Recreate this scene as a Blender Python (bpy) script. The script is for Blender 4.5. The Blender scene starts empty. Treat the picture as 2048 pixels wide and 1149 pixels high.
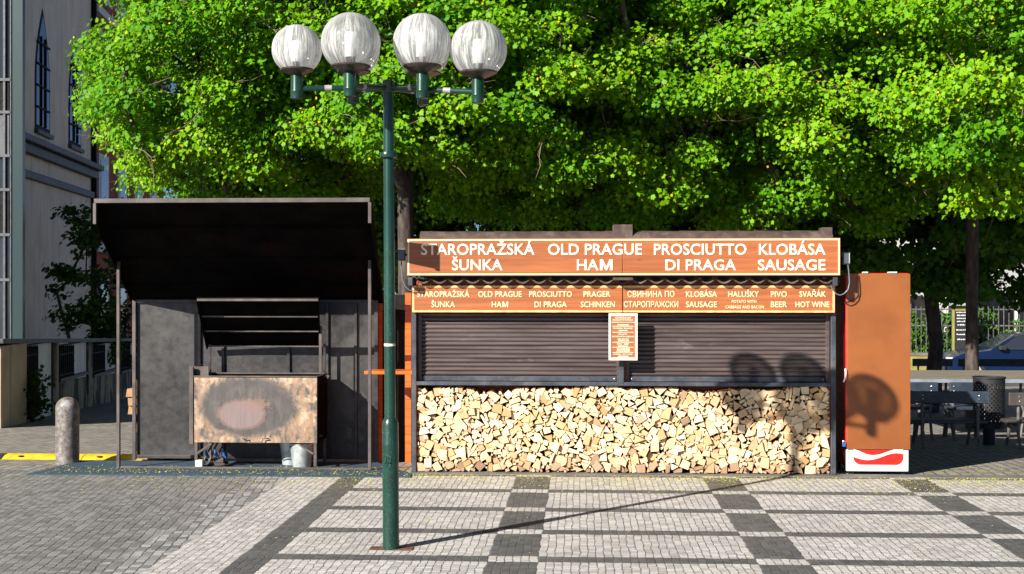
import bpy, bmesh, math, random
import numpy as np
from mathutils import Vector, Matrix
R = math.radians
random.seed(7); rng = np.random.default_rng(7)
SC = bpy.context.scene; COL = SC.collection

# ------------------------------------------------------------------ camera, sky, sun, exposure
F = 2600.0; HZ = 580.0; EYE = 1.75; YAW = math.atan(136/2600)
cam = bpy.data.objects.new('camera', bpy.data.cameras.new('camera')); COL.objects.link(cam)
cam.location = (0, 0, EYE); cam.rotation_euler = (R(90), 0, YAW)
cam.data.sensor_width = 36; cam.data.lens = F/2048*36
cam.data.shift_y = (HZ-574.5)/2048
cam.data.clip_end = 2000
SC.camera = cam
SUN_H = Vector((.671, .741)).normalized(); SUN_T = .513         # light travels this way, drop per metre
sel = math.atan(SUN_T); srot = math.atan2(-SUN_H.x, -SUN_H.y)
world = bpy.data.worlds.new('World'); SC.world = world; world.use_nodes = True
wn = world.node_tree; sky = wn.nodes.new('ShaderNodeTexSky'); sky.sky_type = 'NISHITA'; sky.sun_disc = False
sky.air_density = .36; sky.dust_density = .3; sky.ozone_density = 2.5; sky.altitude = 300
sky.sun_elevation = sel; sky.sun_rotation = srot
bg = wn.nodes['Background']; bg.inputs['Strength'].default_value = .05
wn.links.new(sky.outputs[0], bg.inputs['Color'])
sl = bpy.data.lights.new('sun', 'SUN'); sl.energy = 5.0; sl.angle = R(.53); sl.color = (1, .95, .86)
so = bpy.data.objects.new('sun', sl); COL.objects.link(so)
so.rotation_euler = Vector((SUN_H.x, SUN_H.y, -SUN_T)).to_track_quat('-Z', 'Y').to_euler()
so.location = (-10, -10, 12)
SC.view_settings.view_transform = 'Standard'; SC.view_settings.look = 'None'
SC.view_settings.exposure = 1.22; SC.view_settings.gamma = 1
SC.cycles.max_bounces = 8; SC.cycles.transparent_max_bounces = 24

# ------------------------------------------------------------------ placing helpers
SY, CY = math.sin(YAW), math.cos(YAW)
def W(px, py, Y):
    "the point of the vertical plane at distance Y that the photo shows at this pixel"
    u = (px-1024)/F; d = Y/(CY+u*SY)
    return Vector((d*(-SY+u*CY), Y, EYE+(HZ-py)/F*d))
def X_(px, Y): return W(px, HZ, Y).x
def Z_(py, px, Y): return W(px, py, Y).z
def gz(y):
    t = max(0.0, y-12.7)
    return -.0375*t
def P(px, py, d):
    u = (px-1024)/F
    return Vector((d*(-SY+u*CY), d*(CY+u*SY), EYE+(HZ-py)/F*d))

# ------------------------------------------------------------------ materials
class NT:
    def __init__(s, name):
        s.m = bpy.data.materials.new(name); s.m.use_nodes = True
        s.t = s.m.node_tree; s.b = s.t.nodes['Principled BSDF']; s.out = s.t.nodes['Material Output']
    def n(s, typ, **kw):
        nd = s.t.nodes.new('ShaderNode'+typ)
        for k, v in kw.items(): setattr(nd, k, v)
        return nd
    def put(s, sock, v):
        if isinstance(v, bpy.types.NodeSocket): s.t.links.new(v, sock)
        elif isinstance(v, (int, float)):
            try: sock.default_value = v
            except Exception: sock.default_value = (v, v, v)
        else:
            v = tuple(v)
            sock.default_value = v+(1,) if len(v) == 3 and len(sock.default_value) == 4 else v
    def math(s, op, a, b=0.0, c=0.0):
        nd = s.n('Math', operation=op)
        for i, v in enumerate((a, b, c)): s.put(nd.inputs[i], v)
        return nd.outputs[0]
    def add(s, a, b): return s.math('ADD', a, b)
    def sub(s, a, b): return s.math('SUBTRACT', a, b)
    def mul(s, a, b): return s.math('MULTIPLY', a, b)
    def pos(s): return s.n('NewGeometry').outputs['Position']
    def obj(s): return s.n('TexCoord').outputs['Object']
    def xyz(s, v):
        nd = s.n('SeparateXYZ'); s.put(nd.inputs[0], v); return nd.outputs
    def vec(s, x, y, z=0.0):
        nd = s.n('CombineXYZ')
        for i, v in enumerate((x, y, z)): s.put(nd.inputs[i], v)
        return nd.outputs[0]
    def scale(s, v, sc):
        nd = s.n('VectorMath', operation='MULTIPLY'); s.put(nd.inputs[0], v); nd.inputs[1].default_value = sc; return nd.outputs[0]
    def noise(s, v, sc, det=4, rough=.55, dist=0.0):
        nd = s.n('TexNoise'); s.put(nd.inputs['Vector'], v); nd.inputs['Scale'].default_value = sc
        nd.inputs['Detail'].default_value = det; nd.inputs['Roughness'].default_value = rough; nd.inputs['Distortion'].default_value = dist
        return nd.outputs['Fac']
    def white(s, v):
        nd = s.n('TexWhiteNoise', noise_dimensions='3D'); s.put(nd.inputs['Vector'], v); return nd.outputs['Value']
    def ramp(s, f, a, b, lo=0.0, hi=1.0):
        nd = s.n('MapRange', interpolation_type='SMOOTHSTEP'); s.put(nd.inputs['Value'], f)
        for k, v in (('From Min', a), ('From Max', b), ('To Min', lo), ('To Max', hi)): s.put(nd.inputs[k], v)
        return nd.outputs[0]
    def mix(s, f, a, b):
        nd = s.n('Mix', data_type='RGBA'); s.put(nd.inputs['Factor'], f); s.put(nd.inputs[6], a); s.put(nd.inputs[7], b); return nd.outputs[2]
    def bump(s, h, st=.4, dist=.01):
        nd = s.n('Bump'); s.put(nd.inputs['Height'], h); nd.inputs['Strength'].default_value = st; nd.inputs['Distance'].default_value = dist
        s.t.links.new(nd.outputs[0], s.b.inputs['Normal']); return nd
    def set(s, **kw):
        for k, v in kw.items(): s.put(s.b.inputs[k.replace('_', ' ')], v)
        return s
    def attr(s, name): return s.n('Attribute', attribute_name=name).outputs['Fac']

def simple(name, col, rough=.6, metal=0.0, var=.25, sc=8.0, bump=.1, spec=.5, dirt=None, dirt_amt=.0, stretch=(1, 1, 1)):
    k = NT(name); v = k.scale(k.pos(), stretch)
    n1 = k.noise(v, sc, 5); n2 = k.noise(v, sc*7, 3)
    c = k.mix(k.ramp(n1, .3, .7), [x*(1-var) for x in col], [min(1, x*(1+var)) for x in col])
    if dirt is not None:
        c = k.mix(k.mul(k.ramp(k.noise(v, sc*.6, 6, .65), .5, .68), dirt_amt), c, dirt)
    k.set(Base_Color=c, Metallic=metal)
    k.put(k.b.inputs['Roughness'], k.ramp(n2, .25, .75, max(0, rough-.12), min(1, rough+.12)))
    k.b.inputs['Specular IOR Level'].default_value = spec
    if bump: k.bump(n2, bump, .004)
    return k.m

M = {}
def mats():
    # --- ground: mosaic paving with dark stripes, grey setts left, setts beyond the kiosk
    k = NT('paving'); p = k.pos()
    wob = k.n('TexNoise'); k.put(wob.inputs['Vector'], p); wob.inputs['Scale'].default_value = 5; wob.inputs['Detail'].default_value = 2
    wv = k.n('VectorMath', operation='SUBTRACT'); k.put(wv.inputs[0], wob.outputs['Color']); wv.inputs[1].default_value = (.5, .5, .5)
    wob2 = k.n('TexNoise'); k.put(wob2.inputs['Vector'], p); wob2.inputs['Scale'].default_value = 30; wob2.inputs['Detail'].default_value = 1
    wv2 = k.n('VectorMath', operation='SUBTRACT'); k.put(wv2.inputs[0], wob2.outputs['Color']); wv2.inputs[1].default_value = (.5, .5, .5)
    a1 = k.n('VectorMath', operation='MULTIPLY_ADD'); k.put(a1.inputs[0], wv.outputs[0]); a1.inputs[1].default_value = (.036, .036, 0); k.put(a1.inputs[2], p)
    a2 = k.n('VectorMath', operation='MULTIPLY_ADD'); k.put(a2.inputs[0], wv2.outputs[0]); a2.inputs[1].default_value = (.022, .022, 0); k.put(a2.inputs[2], a1.outputs[0])
    x, y, z = k.xyz(a2.outputs[0]); x0, y0, z0 = k.xyz(p)
    def cells(px_, py_, ang=0.0):
        xs, ys = x, y
        if ang:
            ca, sa = math.cos(ang), math.sin(ang)
            xs = k.add(k.mul(x, ca), k.mul(y, sa)); ys = k.sub(k.mul(y, ca), k.mul(x, sa))
        xs = k.math('DIVIDE', xs, px_); cx = k.math('FLOOR', xs); fx = k.math('FRACT', xs)
        ys = k.add(k.math('DIVIDE', ys, py_), k.white(k.vec(cx, 3.1, 0))); cyy = k.math('FLOOR', ys); fy = k.math('FRACT', ys)
        ex = k.math('MINIMUM', fx, k.sub(1.0, fx)); ey = k.math('MINIMUM', fy, k.sub(1.0, fy))
        return cx, cyy, ex, ey
    cx, cyy, ex, ey = cells(.0542, .054)
    rnd = k.white(k.vec(cx, cyy, 1.0)); rnd2 = k.white(k.vec(cx, cyy, 5.0))
    gx = k.mul(k.add(cx, .5), .0542)
    colm = k.math('LESS_THAN', k.math('FRACT', k.math('DIVIDE', k.add(gx, .594+17.45), 1.745)), .325/1.745)
    rowm = k.math('LESS_THAN', k.math('FRACT', k.math('DIVIDE', k.add(y, 9.45-8.25), .955)), .178/.955)
    xor = k.math('ABSOLUTE', k.sub(colm, rowm))
    inner = k.math('GREATER_THAN', gx, -1.98); band = k.math('LESS_THAN', gx, -2.21)
    darkb = k.sub(1.0, band)
    dark = k.add(k.mul(inner, xor), k.mul(k.sub(1.0, inner), darkb))
    light = k.mix(rnd, (.32, .312, .305), (.57, .56, .545)); light = k.mix(k.mul(rnd2, .35), light, (.50, .43, .39))
    dk = k.mix(rnd, (.052, .054, .058), (.095, .096, .098))
    colr = k.mix(dark, light, dk)
    jx = k.ramp(ex, .025, .09, .16, 1); jy = k.ramp(ey, .02, .10, .5, 1)
    joint = k.mul(jx, jy)
    # left setts
    bx, by, bex, bey = cells(.068, .078, .13)
    r3 = k.white(k.vec(bx, by, 9.0))
    ls = k.mix(r3, (.115, .117, .118), (.235, .235, .232))
    ljoint = k.mul(k.ramp(bex, .03, .12, .14, 1), k.ramp(bey, .02, .11, .3, 1))
    # loose border stones between the two
    onleft = k.math('LESS_THAN', gx, -2.70)
    bord = k.mul(onleft, k.math('GREATER_THAN', k.add(x0, k.mul(k.sub(k.noise(p, 2.5, 3), .5), .5)), -3.0))
    ls = k.mix(k.mul(bord, k.mul(r3, .8)), ls, (.40, .40, .41))
    back = k.math('GREATER_THAN', y0, 12.36)
    dx, dy, dex, dey = cells(.11, .10, -.05)
    r4 = k.white(k.vec(dx, dy, 2.0))
    bs = k.mix(r4, (.17, .155, .135), (.30, .275, .24)); bjoint = k.mul(k.ramp(dex, .03, .14), k.ramp(dey, .03, .14, .2, 1))
    c = k.mix(onleft, colr, ls); j = k.math('MULTIPLY_ADD', onleft, k.sub(ljoint, joint), joint)
    c = k.mix(back, c, bs); j = k.math('MULTIPLY_ADD', back, k.sub(bjoint, j), j)
    big = k.noise(p, .9, 5, .6); fine = k.noise(p, 90, 3, .6); streak = k.noise(k.scale(p, (12, 45, 12)), 1.0, 3)
    c = k.mix(k.ramp(big, .35, .75, 0, .22), c, (.16, .145, .12))
    mul = k.n('Mix', data_type='RGBA', blend_type='MULTIPLY'); mul.inputs['Factor'].default_value = 1
    k.put(mul.inputs[6], c); vv = k.mul(k.ramp(fine, .25, .75, .78, 1.14), k.ramp(streak, .25, .75, .86, 1.1)); k.put(mul.inputs[7], k.vec(vv, vv, vv))
    jc = k.mix(k.ramp(k.noise(p, 3.5, 4, .7), .35, .65), (.025, .022, .02), (.15, .135, .105))
    c = k.mix(j, jc, mul.outputs[2])
    # trodden pollen dust in the joints close to the kiosk
    pol = k.mul(k.ramp(y0, 10.6, 12.35), k.mul(k.ramp(k.noise(p, 26, 4, .7), .50, .62), k.ramp(k.noise(p, 1.7, 3), .35, .6)))
    pol = k.mul(pol, k.math('LESS_THAN', y0, 13.2))
    c = k.mix(k.mul(pol, k.ramp(j, 0, 1, .8, .30)), c, (.36, .30, .04))
    k.set(Base_Color=c, Roughness=.78)
    h = k.add(k.mul(j, 1.0), k.add(k.mul(rnd2, .25), k.mul(fine, .25)))
    k.bump(h, .55, .009); M['paving'] = k.m

    M['asphalt'] = simple('asphalt', (.06, .06, .06), .85, sc=3, var=.2)
    M['concrete'] = simple('concrete', (.12, .112, .10), .85, sc=4, var=.25, bump=.3)
    # --- brown timber of the signs
    def timber(name, a, b, knot=(.10, .03, .012), rough=.45, plank=0.0):
        k = NT(name); p = k.pos(); g = k.noise(k.scale(p, (1.6, 1.6, 38)), 1.0, 5, .6, .6)
        big = k.noise(k.scale(p, (.8, .8, 3)), 1.0, 3)
        c = k.mix(k.ramp(g, .3, .72), a, b); c = k.mix(k.ramp(big, .35, .7, 0, .35), c, [q*.72 for q in a])
        vo = k.n('TexVoronoi'); k.put(vo.inputs['Vector'], k.scale(p, (3.2, 3.2, 11))); vo.inputs['Scale'].default_value = 1.0
        c = k.mix(k.ramp(vo.outputs['Distance'], .07, .13, .75, 0), c, knot)
        h = g
        if plank:
            fz = k.math('FRACT', k.math('DIVIDE', k.xyz(p)[2], plank)); e = k.math('MINIMUM', fz, k.sub(1.0, fz))
            c = k.mix(k.ramp(e, .01, .04), [q*.35 for q in a], c)
        k.set(Base_Color=c, Roughness=rough); k.bump(h, .15, .003); return k.m
    M['sign_wood'] = timber('sign_wood', (.25, .070, .020), (.37, .115, .034))
    M['orange_wood'] = timber('orange_wood', (.42, .085, .008), (.60, .14, .015), (.2, .03, .004), .4, .09)
    M['cream_paint'] = simple('cream_paint', (.72, .56, .32), .5, var=.06, sc=20, bump=.05)
    M['white_paint'] = simple('white_paint', (.78, .70, .53), .5, var=.08, sc=20, bump=.05)
    M['edge_wood'] = simple('edge_wood', (.70, .40, .15), .5, var=.25, sc=6, stretch=(3, 3, 3))
    M['roof_tile'] = simple('roof_tile', (.058, .034, .028), .75, var=.3, sc=10, dirt=(.20, .17, .12), dirt_amt=.3)
    # --- roller shutter
    k = NT('shutter'); p = k.pos(); n1 = k.noise(k.scale(p, (1.5, 1, 26)), 1.0, 4, .6); n2 = k.noise(k.scale(p, (4, 4, 7)), 1.0, 6, .7)
    c = k.mix(k.ramp(n1, .3, .72), (.044, .030, .028), (.092, .069, .065)); c = k.mix(k.ramp(n2, .60, .74, 0, .6), c, (.17, .155, .145))
    sc_ = k.noise(k.scale(p, (9, 1, 34)), 1.0, 2, .5, 1.5); c = k.mix(k.ramp(sc_, .70, .76, 0, .55), c, (.022, .015, .015))
    k.set(Base_Color=c, Roughness=.42); M['shutter'] = k.m
    M['blue_steel'] = simple('blue_steel', (.035, .042, .055), .5, var=.35, sc=7, bump=.12, dirt=(.14, .13, .12), dirt_amt=.35)
    M['dark_steel'] = simple('dark_steel', (.022, .0205, .0205), .45, var=.5, sc=2.2, bump=.3, dirt=(.058, .053, .050), dirt_amt=.7)
    M['black_steel'] = simple('black_steel', (.006, .0055, .0055), .75, var=.4, sc=4, bump=.2, spec=.2, dirt=(.03, .012, .008), dirt_amt=.25)
    M['soot_shade'] = simple('soot_shade', (.0035, .003, .003), .9, var=.5, sc=4, bump=.2, spec=.05, dirt=(.02, .007, .004), dirt_amt=.2)  # sooty steel with the deep shade under roof and lid put into the colour
    M['brown_steel'] = simple('brown_steel', (.066, .053, .048), .6, var=.4, sc=6, bump=.2, dirt=(.12, .085, .065), dirt_amt=.5)
    M['rust'] = simple('rust', (.12, .05, .026), .85, var=.4, sc=10, bump=.4)
    # --- scorched grill front
    k = NT('scorched_sheet'); o = k.obj(); x, y, z = k.xyz(o)
    nA = k.noise(o, 5.5, 7, .68, .5); nB = k.noise(k.scale(o, (14, 14, 4.5)), 1.0, 6, .7); nC = k.noise(o, 26, 6, .72)
    # big burnt ellipse (centre a little left of middle)
    def ell(cx_, cz_, rx, rz): return k.math('SQRT', k.add(k.math('POWER', k.math('ABSOLUTE', k.math('DIVIDE', k.sub(x, cx_), rx)), 2.0), k.math('POWER', k.math('ABSOLUTE', k.math('DIVIDE', k.sub(z, cz_), rz)), 2.0)))
    e1 = k.add(k.add(ell(-.07, .35, .50, .31), k.mul(k.sub(nA, .5), .8)), k.mul(k.sub(nC, .5), .35)); burn = k.ramp(e1, .82, 1.05, 1, 0)
    cream = k.mix(k.ramp(nB, .32, .68), (.22, .12, .07), (.46, .345, .235)); cream = k.mix(k.ramp(nC, .50, .66, 0, .7), cream, (.20, .075, .03))
    soot_shade = k.mix(k.ramp(nB, .3, .7), (.036, .031, .029), (.105, .090, .084)); soot_shade = k.mix(k.ramp(e1, .45, .8, .0, .55), soot_shade, (.05, .045, .043))
    patch = k.mul(k.ramp(nA, .44, .58), k.ramp(nB, .38, .56))
    c = k.mix(burn, k.mix(patch, cream, soot_shade), soot_shade)
    e2 = k.add(k.add(ell(-.135, .275, .25, .155), k.mul(k.sub(nA, .5), .35)), k.mul(k.sub(nC, .5), .25))
    c = k.mix(k.ramp(e2, .93, 1.0, .8, 0), c, (.15, .085, .075))
    str_ = k.noise(k.scale(o, (45, 45, 3)), 1.0, 3)
    c = k.mix(k.ramp(e2, .80, .90, 1, 0), c, k.mix(str_, (.125, .085, .083), (.21, .157, .152)))
    e3 = k.add(ell(-.0, .37, .20, .085), k.mul(k.sub(nC, .5), 2.6)); c = k.mix(k.ramp(e3, .55, .8, .7, 0), c, (.20, .115, .09))
    k.set(Base_Color=c, Roughness=.62); k.bump(k.add(nB, nC), .3, .004); M['scorched_sheet'] = k.m
    # --- lamp
    k = NT('green_paint'); p = k.pos(); n = k.noise(p, 150, 2, .6); n1 = k.noise(p, 5, 4)
    c = k.mix(k.ramp(n1, .3, .7), (.003, .027, .017), (.006, .040, .027)); zz = k.xyz(p)[2]
    lo = k.ramp(zz, 2.02, 2.12, 1, 0)
    c = k.mix(k.mul(k.ramp(n, .60, .72, 0, .5), lo), c, (.16, .26, .21))
    k.set(Base_Color=c, Roughness=.28); b = k.n('Bump'); k.put(b.inputs['Height'], k.mul(n, lo)); b.inputs['Strength'].default_value = .5; b.inputs['Distance'].default_value = .002
    k.t.links.new(b.outputs[0], k.b.inputs['Normal']); M['green_paint'] = k.m
    k = NT('streaked_glass'); o = k.obj(); x, y, z = k.xyz(o); ang = k.add(k.math('ARCTAN2', y, x), k.mul(k.n('ObjectInfo').outputs['Random'], 6.28))
    v = k.vec(k.mul(k.math('COSINE', ang), 11.0), k.mul(k.math('SINE', ang), 11.0), k.mul(z, 5.5))
    st = k.noise(v, 1.0, 5, .7, .35); v2 = k.vec(k.mul(k.math('COSINE', ang), 30.0), k.mul(k.math('SINE', ang), 30.0), k.mul(z, 16.0)); st2 = k.noise(v2, 1.0, 3, .6)
    amt = k.add(k.ramp(st, .43, .62, .28, .95), k.ramp(st2, .58, .72, 0, .25))
    oi = k.n('ObjectInfo').outputs['Random']; amt = k.math('MINIMUM', k.mul(amt, k.ramp(oi, 0, 1, .62, 1.08)), .95)
    lw = k.n('LayerWeight'); lw.inputs['Blend'].default_value = .32
    amt = k.math('MAXIMUM', amt, k.mul(lw.outputs['Facing'], .85))
    tr = k.n('BsdfTransparent'); tr.inputs['Color'].default_value = (.74, .75, .74, 1)
    df = k.n('BsdfDiffuse'); df.inputs['Color'].default_value = (.90, .90, .89, 1)
    tl = k.n('BsdfTranslucent'); tl.inputs['Color'].default_value = (.88, .88, .86, 1)
    mx = k.n('MixShader'); mx.inputs[0].default_value = .45; k.t.links.new(df.outputs[0], mx.inputs[1]); k.t.links.new(tl.outputs[0], mx.inputs[2])
    m2 = k.n('MixShader'); k.put(m2.inputs[0], amt); k.t.links.new(tr.outputs[0], m2.inputs[1]); k.t.links.new(mx.outputs[0], m2.inputs[2])
    gl = k.n('BsdfGlossy'); gl.inputs['Roughness'].default_value = .06
    fr = k.n('Fresnel'); fr.inputs['IOR'].default_value = 1.45
    m3 = k.n('MixShader'); k.put(m3.inputs[0], k.mul(fr.outputs[0], .8)); k.t.links.new(m2.outputs[0], m3.inputs[1]); k.t.links.new(gl.outputs[0], m3.inputs[2])
    k.t.links.new(m3.outputs[0], k.out.inputs[0]); M['streaked_glass'] = k.m
    M['bulb'] = simple('bulb_white', (.92, .92, .91), .35, var=.02, bump=0)
    M['brown_cap'] = simple('brown_cap', (.035, .024, .018), .3, var=.4, sc=30, bump=.1)
    M['tape'] = simple('white_tape', (.26, .27, .26), .5, var=.2, sc=30)
    # --- firewood
    k = NT('cut_wood'); o = k.pos(); t = k.attr('tint'); b_ = k.attr('brown')
    n = k.noise(k.scale(o, (38, 3, 38)), 1.0, 4, .65, .4); n2 = k.noise(k.scale(o, (9, 4, 9)), 1.0, 4)
    c = k.mix(t, (.43, .25, .10), (.82, .66, .42)); c = k.mix(k.ramp(n, .54, .74, 0, .32), c, (.52, .30, .12))
    c = k.mix(k.ramp(n2, .58, .72, 0, .4), c, (.50, .28, .12)); c = k.mix(b_, c, k.mix(n, (.15, .085, .055), (.33, .20, .13)))
    nb = k.xyz(k.n('NewGeometry').outputs['Normal'])[1]
    k.set(Base_Color=c, Roughness=.8); k.bump(n, .35, .004); M['cut_wood'] = k.m
    k = NT('log_side'); o = k.pos(); n = k.noise(k.scale(o, (20, 3, 20)), 1.0, 4)
    k.set(Base_Color=k.mix(n, (.20, .10, .045), (.45, .27, .12)), Roughness=.85); M['log_side'] = k.m
    # --- fridge
    k = NT('fridge_board'); p = k.pos(); n = k.noise(p, 2.2, 4); n2 = k.noise(k.scale(p, (60, 60, 9)), 1.0, 2, .5, 2.0); n3 = k.noise(p, 5, 6, .7)
    c = k.mix(k.ramp(n, .3, .7), (.185, .055, .012), (.235, .073, .016)); c = k.mix(k.mul(k.ramp(n2, .72, .76, 0, .6), k.ramp(n3, .48, .6)), c, (.42, .24, .14))
    k.set(Base_Color=c, Roughness=.45); k.bump(k.noise(p, 40, 2), .05, .003); M['fridge_board'] = k.m
    M['red_plastic'] = simple('red_plastic', (.55, .018, .010), .35, var=.1, sc=5, bump=.03)
    M['dark_red'] = simple('dark_red', (.16, .006, .005), .4, var=.2, sc=5, bump=.03)
    M['fridge_white'] = simple('fridge_white', (.68, .72, .72), .35, var=.05, sc=4, bump=.03, dirt=(.4, .38, .33), dirt_amt=.25)
    M['black_rubber'] = simple('black_rubber', (.012, .012, .013), .7, var=.3, sc=10)
    M['blue_plastic'] = simple('blue_plastic', (.02, .10, .32), .4, var=.2, sc=10)
    # --- mat
    k = NT('blue_mat'); p = k.pos(); n = k.noise(p, 60, 4, .7); n1 = k.noise(p, 4, 4)
    c = k.mix(k.ramp(n, .35, .7), (.010, .030, .052), (.030, .070, .105)); c = k.mix(k.ramp(n1, .5, .7, 0, .35), c, (.06, .07, .07))
    k.set(Base_Color=c, Roughness=.85); k.bump(n, .6, .008); M['blue_mat'] = k.m
    M['pollen'] = simple('pollen', (.50, .46, .05), .8, var=.35, sc=9, bump=0)
    M['yellow_plastic'] = simple('yellow_rubber', (.62, .42, .012), .6, var=.15, sc=9, bump=.5, dirt=(.22, .15, .02), dirt_amt=.4)
    # --- bollard
    k = NT('worn_iron'); p = k.pos(); n = k.noise(p, 22, 6, .75); n2 = k.noise(p, 5, 3); zz = k.xyz(p)[2]
    c = k.mix(k.ramp(n, .36, .74), (.080, .066, .058), (.26, .24, .22)); c = k.mix(k.mul(k.ramp(n2, .5, .65, 0, .7), k.ramp(zz, .45, .6)), c, (.30, .30, .30))
    k.set(Base_Color=c, Roughness=.5); k.bump(n, .4, .006); M['worn_iron'] = k.m
    # --- foliage
    def leaf(name, a, b, yel, tl_amt=.42):
        k = NT(name); t = k.attr('tint'); cr = k.n('ValToRGB'); k.put(cr.inputs[0], t)
        e = cr.color_ramp.elements; e[0].position = 0; e[0].color = (*a, 1); e[1].position = .72; e[1].color = (*b, 1)
        q = e.new(.90); q.color = (*yel, 1)
        hsv = cr.outputs[0]
        k.set(Base_Color=hsv, Roughness=.5); k.b.inputs['Specular IOR Level'].default_value = .14
        tl = k.n('BsdfTranslucent'); k.put(tl.inputs['Color'], k.mix(.35, hsv, (.20, .36, .01)))
        mx = k.n('MixShader'); mx.inputs[0].default_value = tl_amt*.75
        k.t.links.new(k.b.outputs[0], mx.inputs[1]); k.t.links.new(tl.outputs[0], mx.inputs[2]); k.t.links.new(mx.outputs[0], k.out.inputs[0]); return k.m
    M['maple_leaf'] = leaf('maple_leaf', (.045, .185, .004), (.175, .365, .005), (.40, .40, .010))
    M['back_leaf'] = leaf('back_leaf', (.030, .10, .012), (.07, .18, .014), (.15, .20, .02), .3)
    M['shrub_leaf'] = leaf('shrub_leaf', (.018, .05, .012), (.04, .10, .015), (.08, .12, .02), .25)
    k = NT('bark'); p = k.pos(); n = k.noise(k.scale(p, (16, 16, 4)), 1.0, 6, .7); n2 = k.noise(p, 3.5, 3)
    c = k.mix(k.ramp(n, .35, .68), (.022, .016, .013), (.085, .062, .050)); c = k.mix(k.ramp(n2, .52, .7, 0, .4), c, (.12, .10, .08))
    k.set(Base_Color=c, Roughness=.9); k.bump(n, .7, .02); M['bark'] = k.m
    M['twig_bark'] = simple('twig_bark', (.17, .12, .09), .9, var=.4, sc=9)
    # --- buildings
    def stucco(name, a, b, stain):
        k = NT(name); p = k.pos(); n = k.noise(p, 1.4, 5, .6); n2 = k.noise(k.scale(p, (5, 5, .55)), 1.0, 5, .65); n3 = k.noise(p, 40, 3)
        c = k.mix(k.ramp(n, .3, .7), a, b); c = k.mix(k.ramp(n2, .46, .72, 0, .6), c, stain); k.set(Base_Color=c, Roughness=.9); k.bump(n3, .25, .01); return k.m
    M['stucco'] = stucco('stucco', (.70, .59, .48), (.80, .69, .57), (.48, .38, .29))
    M['red_stucco'] = stucco('red_stucco', (.30, .060, .035), (.38, .085, .05), (.22, .045, .03))
    M['pale_stucco'] = stucco('pale_stucco', (.30, .295, .28), (.37, .365, .34), (.25, .24, .21))
    M['lime_wall'] = stucco('lime_wall', (.78, .78, .80), (.84, .84, .86), (.5, .49, .48))
    k = NT('damp_plaster'); p = k.pos(); n = k.noise(k.scale(p, (2.6, 2.6, .9)), 1.0, 6, .7, .4)
    k.set(Base_Color=k.mix(k.ramp(n, .44, .54), (.30, .255, .19), (.045, .040, .034)), Roughness=.9); M['damp_plaster'] = k.m
    M['pillar_plaster'] = stucco('pillar_plaster', (.42, .32, .20), (.55, .44, .30), (.16, .115, .07))
    M['slate'] = simple('slate', (.055, .060, .068), .6, var=.3, sc=6)
    k = NT('dark_glass'); k.set(Base_Color=(.02, .025, .035), Roughness=.08); k.bump(k.noise(k.pos(), 1.2, 2), .06, .05); M['dark_glass'] = k.m
    k = NT('teal_glass'); k.set(Base_Color=(.010, .028, .029), Roughness=.3); k.bump(k.noise(k.pos(), 1.0, 2), .08, .05); M['teal_glass'] = k.m
    M['white_frame'] = simple('white_frame', (.62, .60, .56), .6, var=.08)
    M['awning'] = simple('awning_canvas', (.33, .33, .325), .8, var=.08, sc=2)
    M['car_blue'] = simple('car_blue', (.003, .010, .038), .22, metal=0, var=.1, bump=0)
    M['chrome'] = simple('chrome', (.7, .7, .7), .15, metal=1, var=.05, bump=0)
    M['zinc'] = simple('zinc', (.50, .53, .53), .4, metal=.55, var=.25, sc=12, bump=.1)
    M['bench_paint'] = simple('bench_paint', (.022, .034, .052), .5, var=.3, sc=4, bump=.1)
    M['bench_brown'] = simple('bench_brown', (.06, .05, .045), .5, var=.3, sc=4, bump=.1, dirt=(.2, .18, .15), dirt_amt=.3)
    M['table_top'] = simple('table_wood', (.17, .15, .115), .7, var=.3, sc=3, stretch=(1, 8, 8))
    M['table_edge'] = simple('table_edge', (.16, .185, .215), .5, var=.25, sc=6)
    M['cast_iron'] = simple('cast_iron', (.10, .095, .09), .5, var=.4, sc=12)
    M['yellow_wall'] = simple('yellow_wall', (.22, .19, .045), .8, var=.2, sc=2)
    M['chalk'] = simple('chalk', (.6, .62, .65), .8, var=.2)
    M['cable'] = simple('cable_grey', (.10, .11, .12), .5, var=.1)
    M['lamp_glass'] = simple('lamp_glass', (.55, .56, .54), .15, var=.1)
mats()

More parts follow.
